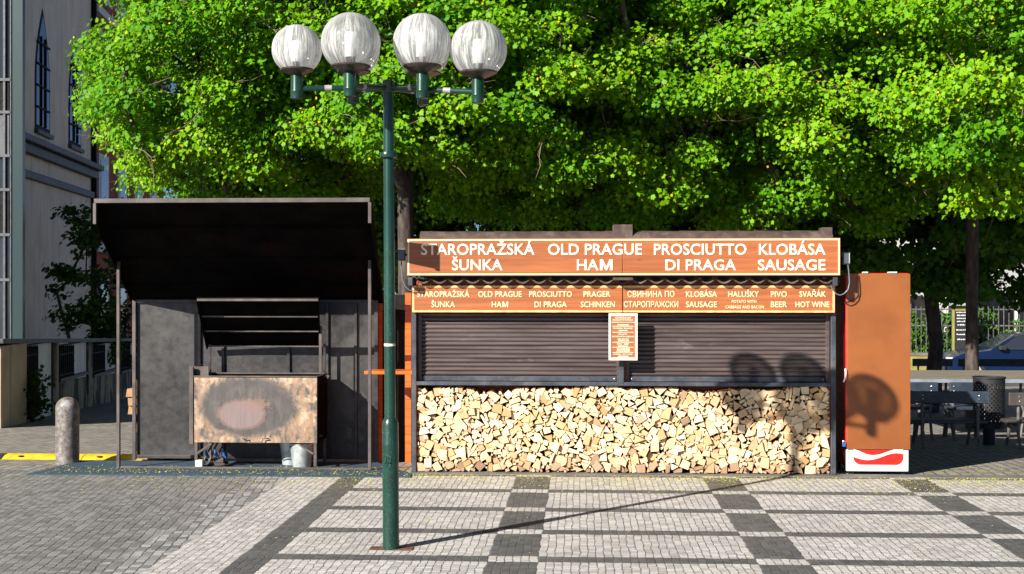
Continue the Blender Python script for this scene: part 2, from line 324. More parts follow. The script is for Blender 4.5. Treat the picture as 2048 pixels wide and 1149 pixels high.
# ------------------------------------------------------------------ mesh builder
class MB:
    def __init__(s, xf=None): s.v = []; s.f = []; s.xf = xf; s.mi = []; s.cur = 0
    def _add(s, vs, fs):
        o = len(s.v); s.v += [s.xf(Vector(p)) if s.xf else Vector(p) for p in vs]
        s.f += [tuple(i+o for i in f) for f in fs]; s.mi += [s.cur]*len(fs); return s
    def box(s, x0, x1, y0, y1, z0, z1):
        x0, x1 = sorted((x0, x1)); y0, y1 = sorted((y0, y1)); z0, z1 = sorted((z0, z1))
        return s._add([(x0, y0, z0), (x1, y0, z0), (x1, y1, z0), (x0, y1, z0), (x0, y0, z1), (x1, y0, z1), (x1, y1, z1), (x0, y1, z1)],
                      [(0, 3, 2, 1), (4, 5, 6, 7), (0, 1, 5, 4), (1, 2, 6, 5), (2, 3, 7, 6), (3, 0, 4, 7)])
    def bar(s, a, b, w, h, up=(0, 0, 1)):
        a, b = Vector(a), Vector(b); t = (b-a).normalized(); u = Vector(up)
        if abs(t.dot(u)) > .98: u = Vector((0, 1, 0))
        r = t.cross(u).normalized(); u = r.cross(t)
        vs = [q+r*(w/2*i)+u*(h/2*j) for q in (a, b) for i, j in ((-1, -1), (1, -1), (1, 1), (-1, 1))]
        return s._add(vs, [(0, 1, 2, 3), (7, 6, 5, 4), (0, 4, 5, 1), (1, 5, 6, 2), (2, 6, 7, 3), (3, 7, 4, 0)])
    def tube(s, pts, rad, n=10, caps=True):
        pts = [Vector(p) for p in pts]; rad = rad if hasattr(rad, '__len__') else [rad]*len(pts)
        vs = []; prev = None
        for i, p in enumerate(pts):
            t = (pts[min(i+1, len(pts)-1)]-pts[max(i-1, 0)]).normalized()
            if prev is None:
                a = Vector((0, 0, 1)) if abs(t.z) < .9 else Vector((1, 0, 0)); prev = t.cross(a).normalized()
            else: prev = (prev-t*prev.dot(t)).normalized()
            b = t.cross(prev)
            vs += [p+(prev*math.cos(2*math.pi*k/n)+b*math.sin(2*math.pi*k/n))*rad[i] for k in range(n)]
        fs = [(i*n+k, i*n+(k+1) % n, (i+1)*n+(k+1) % n, (i+1)*n+k) for i in range(len(pts)-1) for k in range(n)]
        if caps: fs += [tuple(range(n))[::-1], tuple((len(pts)-1)*n+k for k in range(n))]
        return s._add(vs, fs)
    def lathe(s, c, prof, n=24):
        "prof: (radius, z) from bottom to top"
        c = Vector(c); vs = [c+Vector((r*math.cos(2*math.pi*k/n), r*math.sin(2*math.pi*k/n), z)) for r, z in prof for k in range(n)]
        fs = [(i*n+k, i*n+(k+1) % n, (i+1)*n+(k+1) % n, (i+1)*n+k) for i in range(len(prof)-1) for k in range(n)]
        if prof[0][0] > 1e-5: fs.append(tuple(range(n))[::-1])
        if prof[-1][0] > 1e-5: fs.append(tuple((len(prof)-1)*n+k for k in range(n)))
        return s._add(vs, fs)
    def prism(s, poly, y0, y1):
        "poly in (x, z), counter-clockwise seen from the camera side"
        n = len(poly); vs = [(x, y0, z) for x, z in poly]+[(x, y1, z) for x, z in poly]
        return s._add(vs, [tuple(range(n)), tuple(range(2*n-1, n-1, -1))]+[(i, n+i, n+(i+1) % n, (i+1) % n) for i in range(n)])
    def quad(s, a, b, c, d): return s._add([a, b, c, d], [(0, 1, 2, 3)])
    def mesh(s, v, f): return s._add(v, f)
    def build(s, name, mat, parent=None, smooth=False, bevel=0.0, angle=40):
        me = bpy.data.meshes.new(name); off = world_loc(parent) if parent else Vector((0, 0, 0))
        me.from_pydata([tuple(p-off) for p in s.v], [], s.f)
        for m in (mat if isinstance(mat, (list, tuple)) else [mat]): me.materials.append(M[m])
        if any(s.mi): me.polygons.foreach_set('material_index', s.mi)
        if smooth:
            me.shade_smooth() if hasattr(me, 'shade_smooth') else None
            if angle and hasattr(me, 'set_sharp_from_angle'): me.set_sharp_from_angle(angle=R(angle))
        me.update()
        o = bpy.data.objects.new(name, me); COL.objects.link(o)
        if parent: o.parent = parent
        if bevel:
            b = o.modifiers.new('bevel', 'BEVEL'); b.width = bevel; b.segments = 2; b.limit_method = 'ANGLE'; b.angle_limit = R(40)
        return o
def world_loc(o):
    l = Vector((0, 0, 0))
    while o: l = l+o.location; o = o.parent
    return l
def tag(o, label=None, cat=None, group=None, kind=None):
    for k, v in (('label', label), ('category', cat), ('group', group), ('kind', kind)):
        if v: o[k] = v
    return o
def thing(name, loc, label, cat, group=None):
    o = bpy.data.objects.new(name, None); COL.objects.link(o); o.location = loc; o.empty_display_size = .1
    return tag(o, label, cat, group)
def np_mesh(name, verts, nper, mat, parent=None, tint=None, off=None):
    "verts (n, nper, 3): one n-gon each"
    n = len(verts); me = bpy.data.meshes.new(name)
    v = verts.reshape(-1, 3)
    if parent: v = v-np.array(world_loc(parent))
    me.vertices.add(n*nper); me.vertices.foreach_set('co', v.astype(np.float32).ravel())
    me.loops.add(n*nper); me.loops.foreach_set('vertex_index', np.arange(n*nper, dtype=np.int32))
    me.polygons.add(n); me.polygons.foreach_set('loop_start', (np.arange(n)*nper).astype(np.int32))
    me.materials.append(M[mat]); me.update(calc_edges=True)
    if tint is not None:
        a = me.attributes.new('tint', 'FLOAT', 'FACE'); a.data.foreach_set('value', tint.astype(np.float32))
    o = bpy.data.objects.new(name, me); COL.objects.link(o)
    if parent: o.parent = parent
    return o

# ------------------------------------------------------------------ lettering
_dg = None
def text_geo(s, bold=.012):
    cu = bpy.data.curves.new('t', 'FONT'); cu.body = s; cu.size = 1; cu.offset = bold; cu.resolution_u = 3; cu.space_character = 1.02
    o = bpy.data.objects.new('t', cu); COL.objects.link(o)
    dg = bpy.context.evaluated_depsgraph_get(); ev = o.evaluated_get(dg); me = ev.to_mesh()
    vs = [Vector(v.co) for v in me.vertices]; fs = [tuple(p.vertices) for p in me.polygons]
    ev.to_mesh_clear(); bpy.data.objects.remove(o); bpy.data.curves.remove(cu); return vs, fs
_h = text_geo('H'); CAP = max(v.y for v in _h[0])-min(v.y for v in _h[0]); BASE = min(v.y for v in _h[0])
def put_text(mb, s, px0, px1, py_top, py_bot, Y, bold=.012, th=.004):
    if s == 'HAM':
        w_ = px1-px0; put_text(mb, 'HA', px0, px0+w_*.605, py_top, py_bot, Y, bold, th)
        a, b = px0+w_*.648, px1; k = (b-a)/100
        zt_, zb_ = Z_(py_top, a, Y), Z_(py_bot, a, Y); mx = lambda q: X_(a+q*k, Y); mz = lambda q: zb_+(zt_-zb_)*q
        L = [(0, 0), (20, 0), (20, .66), (44, 0), (56, 0), (80, .66), (80, 0), (100, 0), (100, 1), (76, 1), (50, .30), (24, 1), (0, 1)]
        mb.prism([(mx(x), mz(z)) for x, z in L], Y, Y+th); return
    vs, fs = text_geo(s, bold)
    if not vs: return
    x0 = min(v.x for v in vs); x1 = max(v.x for v in vs)
    pm = (px0+px1)/2; X0 = X_(px0, Y); X1 = X_(px1, Y); zb = Z_(py_bot, pm, Y); zt = Z_(py_top, pm, Y)
    f = lambda v, y: (X0+(v.x-x0)/(x1-x0)*(X1-X0), y, zb+(v.y-BASE)/CAP*(zt-zb))
    n = len(vs)
    mb._add([f(v, Y) for v in vs]+[f(v, Y+th) for v in vs], fs)
    # side walls along boundary edges
    cnt = {}
    for fc in fs:
        for i in range(len(fc)):
            a, b = fc[i], fc[(i+1) % len(fc)]; cnt[(a, b)] = 1
    base = len(mb.v)-2*n
    for (a, b) in cnt:
        if (b, a) not in cnt: mb.f.append((base+b, base+a, base+n+a, base+n+b)); mb.mi.append(mb.cur)

# ================================================================== GROUND
def ground():
    ys = [-60, -20, 0, 6, 10, 12, 12.7, 13.2, 14, 16, 20, 25, 30, 40, 60, 120, 300]
    xs = [-300, -60, -20, -10, -5, 0, 5, 10, 20, 60, 300]
    v = [(x, y, gz(min(y, 48))) for y in ys for x in xs]; n = len(xs)
    f = [(j*n+i, j*n+i+1, (j+1)*n+i+1, (j+1)*n+i) for j in range(len(ys)-1) for i in range(n-1)]
    o = MB().mesh(v, f).build('ground', 'paving'); tag(o, kind='structure')
    v = [(x, y, gz(y)+.006) for y in (36.0, 46.0) for x in (-40, 60)]
    tag(MB().mesh(v, [(0, 1, 3, 2)]).build('street', 'asphalt'), kind='structure')
    # concrete footing strip under the kiosk front
    o = MB().box(X_(818, 12.3), 7.5, 12.26, 12.44, -.03, .009).build('kerb', 'concrete', bevel=.006); tag(o, kind='structure')
ground()

# ================================================================== KIOSK
KY = 12.36
def kiosk():
    k = thing('food_kiosk', (X_(1245, KY), 13.3, 0), 'long wooden food kiosk with closed brown roller shutters and firewood stacked under its counter', 'kiosk')
    xl, xr = X_(823, KY), X_(1672, KY); pw = .045
    zt = 2.02
    for a in (xl, X_(1243, KY)-pw/2, xr-pw):
        z0 = .0092 if a != X_(1243, KY)-pw/2 else Z_(768, 1243, KY)
        MB().box(a, a+pw, KY, KY+pw, z0, zt).build('post', 'blue_steel', k, bevel=.004)
    zs = Z_(765, 1245, KY); zs0 = Z_(772.5, 1245, KY)
    MB().box(xl+pw, xr-pw, KY+.002, KY+.06, zs0, zs).build('counter_beam', 'blue_steel', k, bevel=.004)
    # shutters
    for p0, p1 in ((837, 1241), (1251, 1658)):
        Y = KY+.10; x0, x1 = X_(p0, Y), X_(p1, Y); z0 = Z_(764, 1245, Y); z1 = Z_(624, 1245, Y)
        mb = MB(); pitch = .0405; zz = z0+.055; prof = []
        while zz < z1:
            for t, dy in ((0, .006), (.12, .0), (.32, -.0085), (.6, -.009), (.86, -.003), (.93, .006)): prof.append((Y+dy, zz+t*pitch))
            zz += pitch
        n = len(prof); nx = 2
        v = [(x, y, z) for x in (x0+.03, x1-.03) for y, z in prof]
        mb.mesh(v, [(i, n+i, n+i+1, i+1) for i in range(n-1)])
        s = mb.build('roller_shutter', 'shutter', k, smooth=True, angle=50)
        for a, b in ((x0, x0+.036), (x1-.036, x1)): MB().box(a, b, Y-.03, Y+.03, z0, z1).build('guide_rail', 'brown_steel' if 0 else 'shutter', s, bevel=.003)
        MB().box(x0+.04, x1-.04, Y-.018, Y+.01, z0+.004, z0+.052).build('bottom_rail', 'blue_steel', s, bevel=.004)
        r = MB()
        for a in (x0+.06, x1-.06): r.lathe((a, Y-.02, z0+.03), [(0, -.006), (.005, -.004), (.006, 0), (.005, .004), (0, .006)], 8)
        r.build('bolt', 'chrome', s)
    # body: upper wall behind shutters, recessed lower wall, sides, back
    yb = 14.5; zb = 1.86; xa, xb = xl+.02, xr-.02; zc = Z_(770, 1245, KY)
    MB().box(xa, xb, KY+.135, KY+.165, zc, zb).build('front_wall', 'orange_wood', k)
    MB().box(xa+.03, xb-.03, KY+.43, KY+.46, 0, zc).build('recess_wall', 'orange_wood', k)
    MB().box(xa+.03, xb-.03, KY+.165, KY+.46, zc, zc+.03).build('counter', 'orange_wood', k)
    for a in (xa, xb-.03): MB().box(a, a+.03, KY+.166, yb, 0, zb).build('side_wall', 'orange_wood', k)
    MB().box(xa+.03, xb-.03, yb-.03, yb, gz(yb)-.05, zb).build('back_wall', 'orange_wood', k)
    MB().box(xl-.003, xl+.024, KY+.05, KY+.13, .02, 1.7).build('corner_post', 'orange_wood', k)
    # roof: two wavy tiled slopes and a ridge
    ey, ez = 12.24, 1.815; ry, rz = 13.35, 2.265; oy, oz = 14.62, 1.80
    x0, x1 = X_(836, 12.3), X_(1678, 12.3); per = .1572; nx = 27*12
    rows = 7
    def slope(y0, z0, y1, z1, sgn):
        mb = MB(); vs = []; js = []
        for r_ in range(rows):
            for e in (0, 1): js.append(((r_+e)/rows, -.018*(0 if e else 1)*-1, r_))
        for t, lift, r_ in js:
            for i in range(nx+1):
                x = x0+(x1-x0)*i/nx; ph = (x-x0)/per % 1
                h = -.030*math.sin(math.pi*min(1, ph/.72)) if ph < .72 else .014*math.sin(math.pi*(ph-.72)/.28)
                vs.append((x, y0+(y1-y0)*t, z0+(z1-z0)*t+h+lift+.012))
        n = nx+1
        fs = [(j*n+i, j*n+i+1, (j+1)*n+i+1, (j+1)*n+i) if sgn > 0 else (j*n+i+1, j*n+i, (j+1)*n+i, (j+1)*n+i+1) for j in range(len(js)-1) for i in range(nx)]
        mb.mesh(vs, fs); o = mb.build('roof_slope', 'roof_tile', k, smooth=True, angle=60)
        m = o.modifiers.new('thick', 'SOLIDIFY'); m.thickness = .014; m.offset = -1
        return o
    slope(ey, ez, ry, rz, 1); slope(oy, oz, ry, rz, -1)
    mb = MB()
    for sx in (x0+.02, x1-.05):
        mb.mesh([(sx, 12.45, zb-.02), (sx, 14.45, zb-.02), (sx, ry, rz-.03), (sx+.03, 12.45, zb-.02), (sx+.03, 14.45, zb-.02), (sx+.03, ry, rz-.03)],
                [(0, 2, 1), (3, 4, 5), (0, 3, 5, 2), (1, 2, 5, 4), (0, 1, 4, 3)])
    mb.build('gable', 'orange_wood', k)
    mb = MB(); L = (X_(1658, ry)-X_(842, ry)); xs0 = X_(842, ry)
    zr = Z_(462, 1245, ry)
    for i in range(11):
        a = xs0+L*i/11; b = xs0+L*(i+1)/11+.02; r = .13
        mb.mesh([(q, ry+math.cos(t)*(r+e), zr-.13+math.sin(t)*(r+e)) for q, e in ((a, 0), (b, -.006)) for t in [math.pi*j/10 for j in range(11)]],
                [(j, 11+j, 12+j, j+1) for j in range(10)]+[tuple(range(11)), tuple(range(21, 10, -1))])
    mb.build('ridge_tile', 'roof_tile', k, smooth=True, angle=50)
    MB().box(X_(1225, ry), X_(1265, ry), ry-.11, ry+.11, zr-.15, Z_(450.5, 1245, ry)).build('ridge_block', 'roof_tile', k, bevel=.008)
    MB().box(X_(1640, ry), X_(1662, ry), ry-.09, ry+.09, zr-.15, Z_(456, 1650, ry)).build('ridge_end', 'roof_tile', k, bevel=.008)
    # big upper sign, standing on the roof edge
    Y = 12.18; L0, L1 = X_(814, Y), X_(1681, Y); zt, zb_ = Z_(477, 1245, Y), Z_(552, 1245, Y); mid = X_(1245, Y)
    s = MB().box(L0, mid-.002, Y, Y+.03, zb_, zt).box(mid+.002, L1, Y, Y+.03, zb_, zt).build('upper_sign', 'sign_wood', k, bevel=.003)
    s['label'] = 'upper sign with large white words'
    m = MB(); o_ = .007; w = .015
    m.box(L0+o_, L1-o_, Y-.004, Y-.0005, zt-o_-w, zt-o_); m.box(L0+o_, L1-o_, Y-.004, Y-.0005, zb_+o_, zb_+o_+w)
    m.box(L0+o_, L0+o_+w, Y-.004, Y-.0005, zb_+o_+w, zt-o_-w); m.box(L1-o_-w, L1-o_, Y-.004, Y-.0005, zb_+o_+w, zt-o_-w); m.build('border', 'cream_paint', s)
    def word(t, *a):
        m = MB(); put_text(m, t, *a); m.build('lettering', WM, s)
    WM = 'white_paint'
    for t, a, b in (('STAROPRAŽSKÁ', 842, 1069), ('OLD PRAGUE', 1096, 1284), ('PROSCIUTTO', 1308, 1493), ('KLOBÁSA', 1518, 1651)): word(t, a, b, 488, 510, Y-.005)
    for t, a, b in (('ŠUNKA', 904, 1005), ('HAM', 1154, 1225), ('DI PRAGA', 1331, 1472), ('SAUSAGE', 1516, 1651)): word(t, a, b, 519.5, 541, Y-.005)
    m = MB()
    for q in (850, 1100, 1400, 1650): m.bar((X_(q, Y), Y+.03, zt-.06), (X_(q, Y), Y+.42, zt-.16), .03, .03); m.bar((X_(q, Y), Y+.045, zt-.05), (X_(q, Y), Y+.045, zb_-.03), .03, .03)
    m.build('sign_bracket', 'black_steel', s)
    # lower sign
    Y = 12.31; L0, L1 = X_(824, Y), X_(1670, Y); zt, zb_ = Z_(571, 1245, Y), Z_(626, 1245, Y); mid = X_(1245.5, Y)
    s = MB().box(L0, mid-.004, Y, Y+.03, zb_, zt).box(mid+.004, L1, Y, Y+.03, zb_, zt).build('lower_sign', 'sign_wood', k, bevel=.003)
    s['label'] = 'lower sign with small yellow words'
    m = MB(); o_ = .004; w = .018
    for a, b in ((L0, mid-.004), (mid+.004, L1)):
        m.box(a+(o_ if a == L0 else 0), b-(o_ if b == L1 else 0), Y-.004, Y-.0005, zb_+o_, zb_+o_+w); m.box(a+(o_ if a == L0 else 0), b-(o_ if b == L1 else 0), Y-.004, Y-.0005, zt-o_-w, zt-o_)
    m.box(L0+o_, L0+o_+w, Y-.004, Y-.0005, zb_+o_+w, zt-o_-w); m.box(L1-o_-w, L1-o_, Y-.004, Y-.0005, zb_+o_+w, zt-o_-w); m.build('border', 'edge_wood', s)
    WM = 'cream_paint'
    for t, a, b, r_ in (('STAROPRAŽSKÁ', 834, 939, 0), ('ŠUNKA', 863, 910, 1), ('OLD PRAGUE', 956.5, 1043.5, 0), ('HAM', 983.5, 1016.5, 1), ('PROSCIUTTO', 1058.5, 1144, 0), ('DI PRAGA', 1069, 1133.5, 1),
                        ('PRAGER', 1167, 1221, 0), ('SCHINKEN', 1161.5, 1230, 1), ('СВИНИНА ПО', 1255, 1349, 0), ('СТАРОПРАЖСКИ', 1248, 1356.5, 1), ('KLOBÁSA', 1372, 1434, 0), ('SAUSAGE', 1372, 1434, 1),
                        ('HALUŠKY', 1456.5, 1518, 0), ('PIVO', 1542, 1574, 0), ('BEER', 1542, 1574, 1), ('SVAŘÁK', 1599, 1652, 0), ('HOT WINE', 1591, 1659, 1)):
        word(t, a, b, *((583, 594.5) if r_ == 0 else (603.5, 615)), Y-.005)
    word('POTATO WITH', 1463.5, 1513, 600.5, 606.5, Y-.005); word('CABBAGE AND BACON', 1451, 1528, 611.5, 617.5, Y-.005)
    # side shelf between kiosk and shelter
    Y = 12.75; z = Z_(741, 790, Y)
    MB().box(X_(733, Y), xl-.002, Y-.14, Y+.16, z-.032, z).build('side_shelf', 'orange_wood', k, bevel=.004)
    m = MB()
    for q in (758, 816): m.box(X_(q, 13.2)-.03, X_(q, 13.2)+.03, 13.2, 13.24, gz(13.2), 1.72)
    m.build('screen_post', 'orange_wood', k)
    MB().box(X_(764, 13.3), X_(811, 13.3), 13.30, 13.32, gz(13.3), 1.70).build('gap_shade_board', 'black_steel', k)  # dark board added to stand for the black shade in the gap
    # bracket plate in the middle between the signs
    Y = 12.17
    MB().box(X_(1226, Y), X_(1266, Y), Y, Y+.12, Z_(561, 1245, Y), Z_(555.5, 1245, Y)).build('bracket_plate', 'roof_tile', k, bevel=.003)
    for q in (820, 1672): MB().box(X_(q, Y)-.02, X_(q, Y)+.02, Y+.02, Y+.2, Z_(572, q, Y), Z_(555, q, Y)).build('gutter_end', 'blue_steel', k, bevel=.003)
    return k
kiosk()

def menu_board():
    Y = 12.27; a, b = X_(1217.5, Y), X_(1275, Y); z1, z0 = Z_(627.5, 1245, Y), Z_(721, 1245, Y)
    t = thing('menu_board', ((a+b)/2, Y, z0), 'small white framed orange menu board hanging between the two shutters', 'menu board')
    MB().box(a, b, Y, Y+.022, z0, z1).build('board', 'sign_wood', t)
    m = MB(); w = .022
    m.box(a, b, Y-.008, Y-.0003, z1-w, z1).box(a, b, Y-.008, Y-.0003, z0, z0+w).box(a, a+w, Y-.008, Y-.0003, z0+w, z1-w).box(b-w, b, Y-.008, Y-.0003, z0+w, z1-w).build('frame', 'white_paint', t, bevel=.002)
    m = MB()
    def row(s, w_, y, h=2.2): put_text(m, s, 1246-w_/2, 1246+w_/2, y-h/2, y+h/2, Y-.003, .03, .002)
    def rule(y, w_=42): m.box(X_(1246-w_/2, Y), X_(1246+w_/2, Y), Y-.003, Y-.0003, Z_(y+.45, 1246, Y), Z_(y-.45, 1246, Y))
    row('STAROPRAŽSKÁ ŠUNKA', 41, 632.3); row('OLD PRAGUE HAM', 32, 636.4); row('PROSCIUTTO DI PRAGA', 41, 640.5); rule(645, 48)
    rule(653); row('KLOBÁSA / SAUSAGE', 38, 657); rule(665); row('HALUŠKY', 18, 669); row('POTATO WITH CABBAGE', 43, 673.5); row('AND BACON', 22, 678.5)
    rule(685); row('PIVO - BEER', 24, 688.5); rule(695); rule(705.5); row('SVAŘÁK - HOT WINE', 38, 709); rule(716)
    # unreadable price lines: short broken strokes
    for y, w_ in ((650, 22), (661.5, 17), (682, 20), (692.5, 20), (698.5, 24), (702.5, 26), (713, 20)):
        q = 1246-w_/2
        while q < 1246+w_/2:
            e = random.uniform(1.0, 2.2); m.box(X_(q, Y), X_(q+e, Y), Y-.003, Y-.0003, Z_(y+1.1, 1246, Y), Z_(y-random.uniform(.7, 1.2), 1246, Y)); q += e+random.uniform(.3, .9)
    m.build('lettering', 'white_paint', t)
menu_board()

# ================================================================== FIREWOOD
def area(p): return .5*sum(p[i][0]*p[(i+1) % len(p)][1]-p[(i+1) % len(p)][0]*p[i][1] for i in range(len(p)))
def cen(p): return (sum(q[0] for q in p)/len(p), sum(q[1] for q in p)/len(p))
def firewood():
    rr = random.Random(11)
    Y = KY+.03; x0, x1 = X_(834, Y), X_(1660, Y); z0 = .0115; z1 = Z_(776, 1245, Y)
    def top(x): return z1-.020+.020*math.sin(x*3.1+1)+.012*math.sin(x*9.3)
    def shape(s):
        k = rr.random()
        if k < .34: a, b = s*rr.uniform(.8, 1.05), s*rr.uniform(.6, .95); p = [(-a, -b), (a, -b*rr.uniform(.7, 1.1)), (a*rr.uniform(.7, 1.05), b), (-a*rr.uniform(.75, 1.05), b*rr.uniform(.8, 1.1))]
        elif k < .58: p = [(-s, -.8*s), (s*rr.uniform(.8, 1.2), -.75*s), (-s*rr.uniform(.2, .9), s*rr.uniform(.7, 1.1))]                      # wedge
        elif k < .84: # quarter of a round log
            p = [(-.7*s, -.7*s)]+[(-.7*s+1.55*s*math.cos(t), -.7*s+1.55*s*math.sin(t)) for t in [math.pi/2*i/4*rr.uniform(.97, 1.0) for i in range(5)]]
        elif k < .93: a = s*1.15; b = s*.42; p = [(-a, -b), (a, -b*.8), (a*.9, b*rr.uniform(.3, 1)), (-a*.9, b)]
        else: p = [(.8*s*math.cos(t), .8*s*math.sin(t)) for t in [2*math.pi*i/7 for i in range(7)]]
        t = rr.choice((0, .78, 1.57, 3.14, 2.3, 4.7))+rr.uniform(-.5, .5); c, n = math.cos(t), math.sin(t)
        return [(x*c-z*n, x*n+z*c) for x, z in p]
    polys = []; grid = {}; G_ = .16
    def bb(p): return min(q[0] for q in p), max(q[0] for q in p), min(q[1] for q in p), max(q[1] for q in p)
    def near(b):
        o = set()
        for i in range(int((b[0]+9)/G_), int((b[1]+9)/G_)+1):
            for j in range(int(b[2]/G_), int(b[3]/G_)+1): o |= grid.get((i, j), set())
        return o
    def put(k, b):
        for i in range(int((b[0]+9)/G_), int((b[1]+9)/G_)+1):
            for j in range(int(b[2]/G_), int(b[3]/G_)+1): grid.setdefault((i, j), set()).add(k)
    gap = .0016
    def apart(p, q):
        for A, B in ((p, q), (q, p)):
            n = len(A)
            for i in range(n):
                ax, az = A[i]; bx, bz = A[(i+1) % n]; nx, nz = bz-az, ax-bx; l = math.hypot(nx, nz)
                if l < 1e-6: continue
                nx /= l; nz /= l; d = ax*nx+az*nz+gap
                for x, z in B:
                    if x*nx+z*nz < d: break
                else: return True
        return False
    def free(p, b, me=-1):
        if b[0] < x0 or b[1] > x1 or b[2] < z0: return False
        if b[3] > top((b[0]+b[1])/2)+.012: return False
        for k in near(b):
            if k != me:
                q, c = polys[k]
                if c[0] < b[1]+gap and c[1] > b[0]-gap and c[2] < b[3]+gap and c[3] > b[2]-gap and not apart(p, q): return False
        return True
    for s, tries in ((.043, 900), (.038, 2000), (.033, 3200), (.026, 5000), (.018, 8000), (.011, 9000)):
        for _ in range(tries):
            sh = shape(s*rr.uniform(.85, 1.15)); cx, cz = rr.uniform(x0, x1), rr.uniform(z0, z1)
            p = [(x+cx, z+cz) for x, z in sh]; b = bb(p)
            if free(p, b): put(len(polys), b); polys.append((p, b))
    # grow every edge outwards until the log touches its neighbours
    def push(p, i, d):
        n = len(p); a, b = p[i], p[(i+1) % n]; ex, ez = b[0]-a[0], b[1]-a[1]; l = math.hypot(ex, ez)
        if l < 1e-5: return None
        nx, nz = ez/l*d, -ex/l*d; A = (a[0]+nx, a[1]+nz); o = list(p)
        for idx, (u, v) in ((i, (p[i-1], a)), ((i+1) % n, (p[(i+2) % n], b))):
            fx, fz = v[0]-u[0], v[1]-u[1]; den = fx*ez-fz*ex
            if abs(den) < 1e-7: return None
            t = ((A[0]-u[0])*ez-(A[1]-u[1])*ex)/den
            if t < .3 or t > 3: return None
            o[idx] = (u[0]+fx*t, u[1]+fz*t)
        return o
    order = list(range(len(polys)))
    for d, reps in ((.008, 3), (.003, 5), (.0012, 3)):
        for _ in range(reps):
            rr.shuffle(order)
            for k in order:
                p, b = polys[k]
                for i in range(len(p)):
                    q = push(p, i, d)
                    if not q: continue
                    c = bb(q)
                    if max(c[1]-c[0], c[3]-c[2]) > .118 or not free(q, c, k): continue
                    p, b = q, c; polys[k] = (p, b); put(k, b)
    logs = sorted(((abs(area(p)), p) for p, b in polys if abs(area(p)) > .00018), key=lambda t: -t[0])
    rest = MB(); rt = []; rb = []
    for n_, (A, q) in enumerate(logs):
        c = cen(q); pr = rr.gauss(0, .011)-(.012 if c[1] < .12 else 0); tx, tz = rr.gauss(0, .09), rr.gauss(0, .09)
        if area(q) < 0: q = q[::-1]
        yf = [Y+pr+(v[0]-c[0])*tx+(v[1]-c[1])*tz for v in q]; m = len(q)
        L = .30+rr.uniform(-.02, .02); sh = .9; ins = .955
        vs = [(c[0]+(v[0]-c[0])*ins, y, c[1]+(v[1]-c[1])*ins) for v, y in zip(q, yf)]+[(v[0], y+.0025, v[1]) for v, y in zip(q, yf)]+[(c[0]+(v[0]-c[0])*sh, Y+L, c[1]+(v[1]-c[1])*sh) for v in q]
        fs = [tuple(range(m))]+[(i, m+i, m+(i+1) % m, (i+1) % m) for i in range(m)]+[(m+i, 2*m+i, 2*m+(i+1) % m, m+(i+1) % m) for i in range(m)]+[tuple(range(3*m-1, 2*m-1, -1))]
        mi = [0]*(1+m)+[1]*(m+1)
        b = bb(q); low = b[2] < z0+.03; hi = b[3] > top(c[0])-.030
        tint = rr.betavariate(1.2, .9); br = (rr.uniform(.3, 1) if low else (rr.uniform(.05, .5) if c[1] < .22 and rr.random() < .35 else (rr.uniform(.3, .8) if rr.random() < .11 else rr.uniform(0, .12))))
        def attrs(me, t_, b_):
            a = me.attributes.new('tint', 'FLOAT', 'FACE'); a.data.foreach_set('value', t_); a = me.attributes.new('brown', 'FLOAT', 'FACE'); a.data.foreach_set('value', b_)
        if n_ < 300:
            mb = MB(); mb.v = [Vector(v)-Vector((c[0], Y, c[1])) for v in vs]; mb.f = fs; mb.mi = mi
            o = mb.build('firewood_log', ('cut_wood', 'log_side')); o.location = (c[0], Y, c[1]); attrs(o.data, [tint]*len(fs), [br]*len(fs))
            lab = 'weathered brown split log in the bottom row of the firewood stack' if low else ('pale split log lying on top of the firewood stack' if hi else 'pale split log wedged in the middle of the firewood stack')
            tag(o, lab, 'log', 'bottom row of split logs' if low else ('top row of split logs' if hi else 'split logs stacked under the kiosk counter'))
        else:
            rest._add(vs, fs); rest.mi[-len(fs):] = mi; rt += [tint]*len(fs); rb += [br]*len(fs)
    o = rest.build('small_firewood', ('cut_wood', 'log_side')); attrs(o.data, rt, rb)
    tag(o, 'thin pale splinters and small split logs filling gaps in the firewood stack', 'firewood', kind='stuff')
    print('logs', len(logs), 'fill', sum(a for a, _ in logs)/((x1-x0)*(z1-z0)))
firewood()

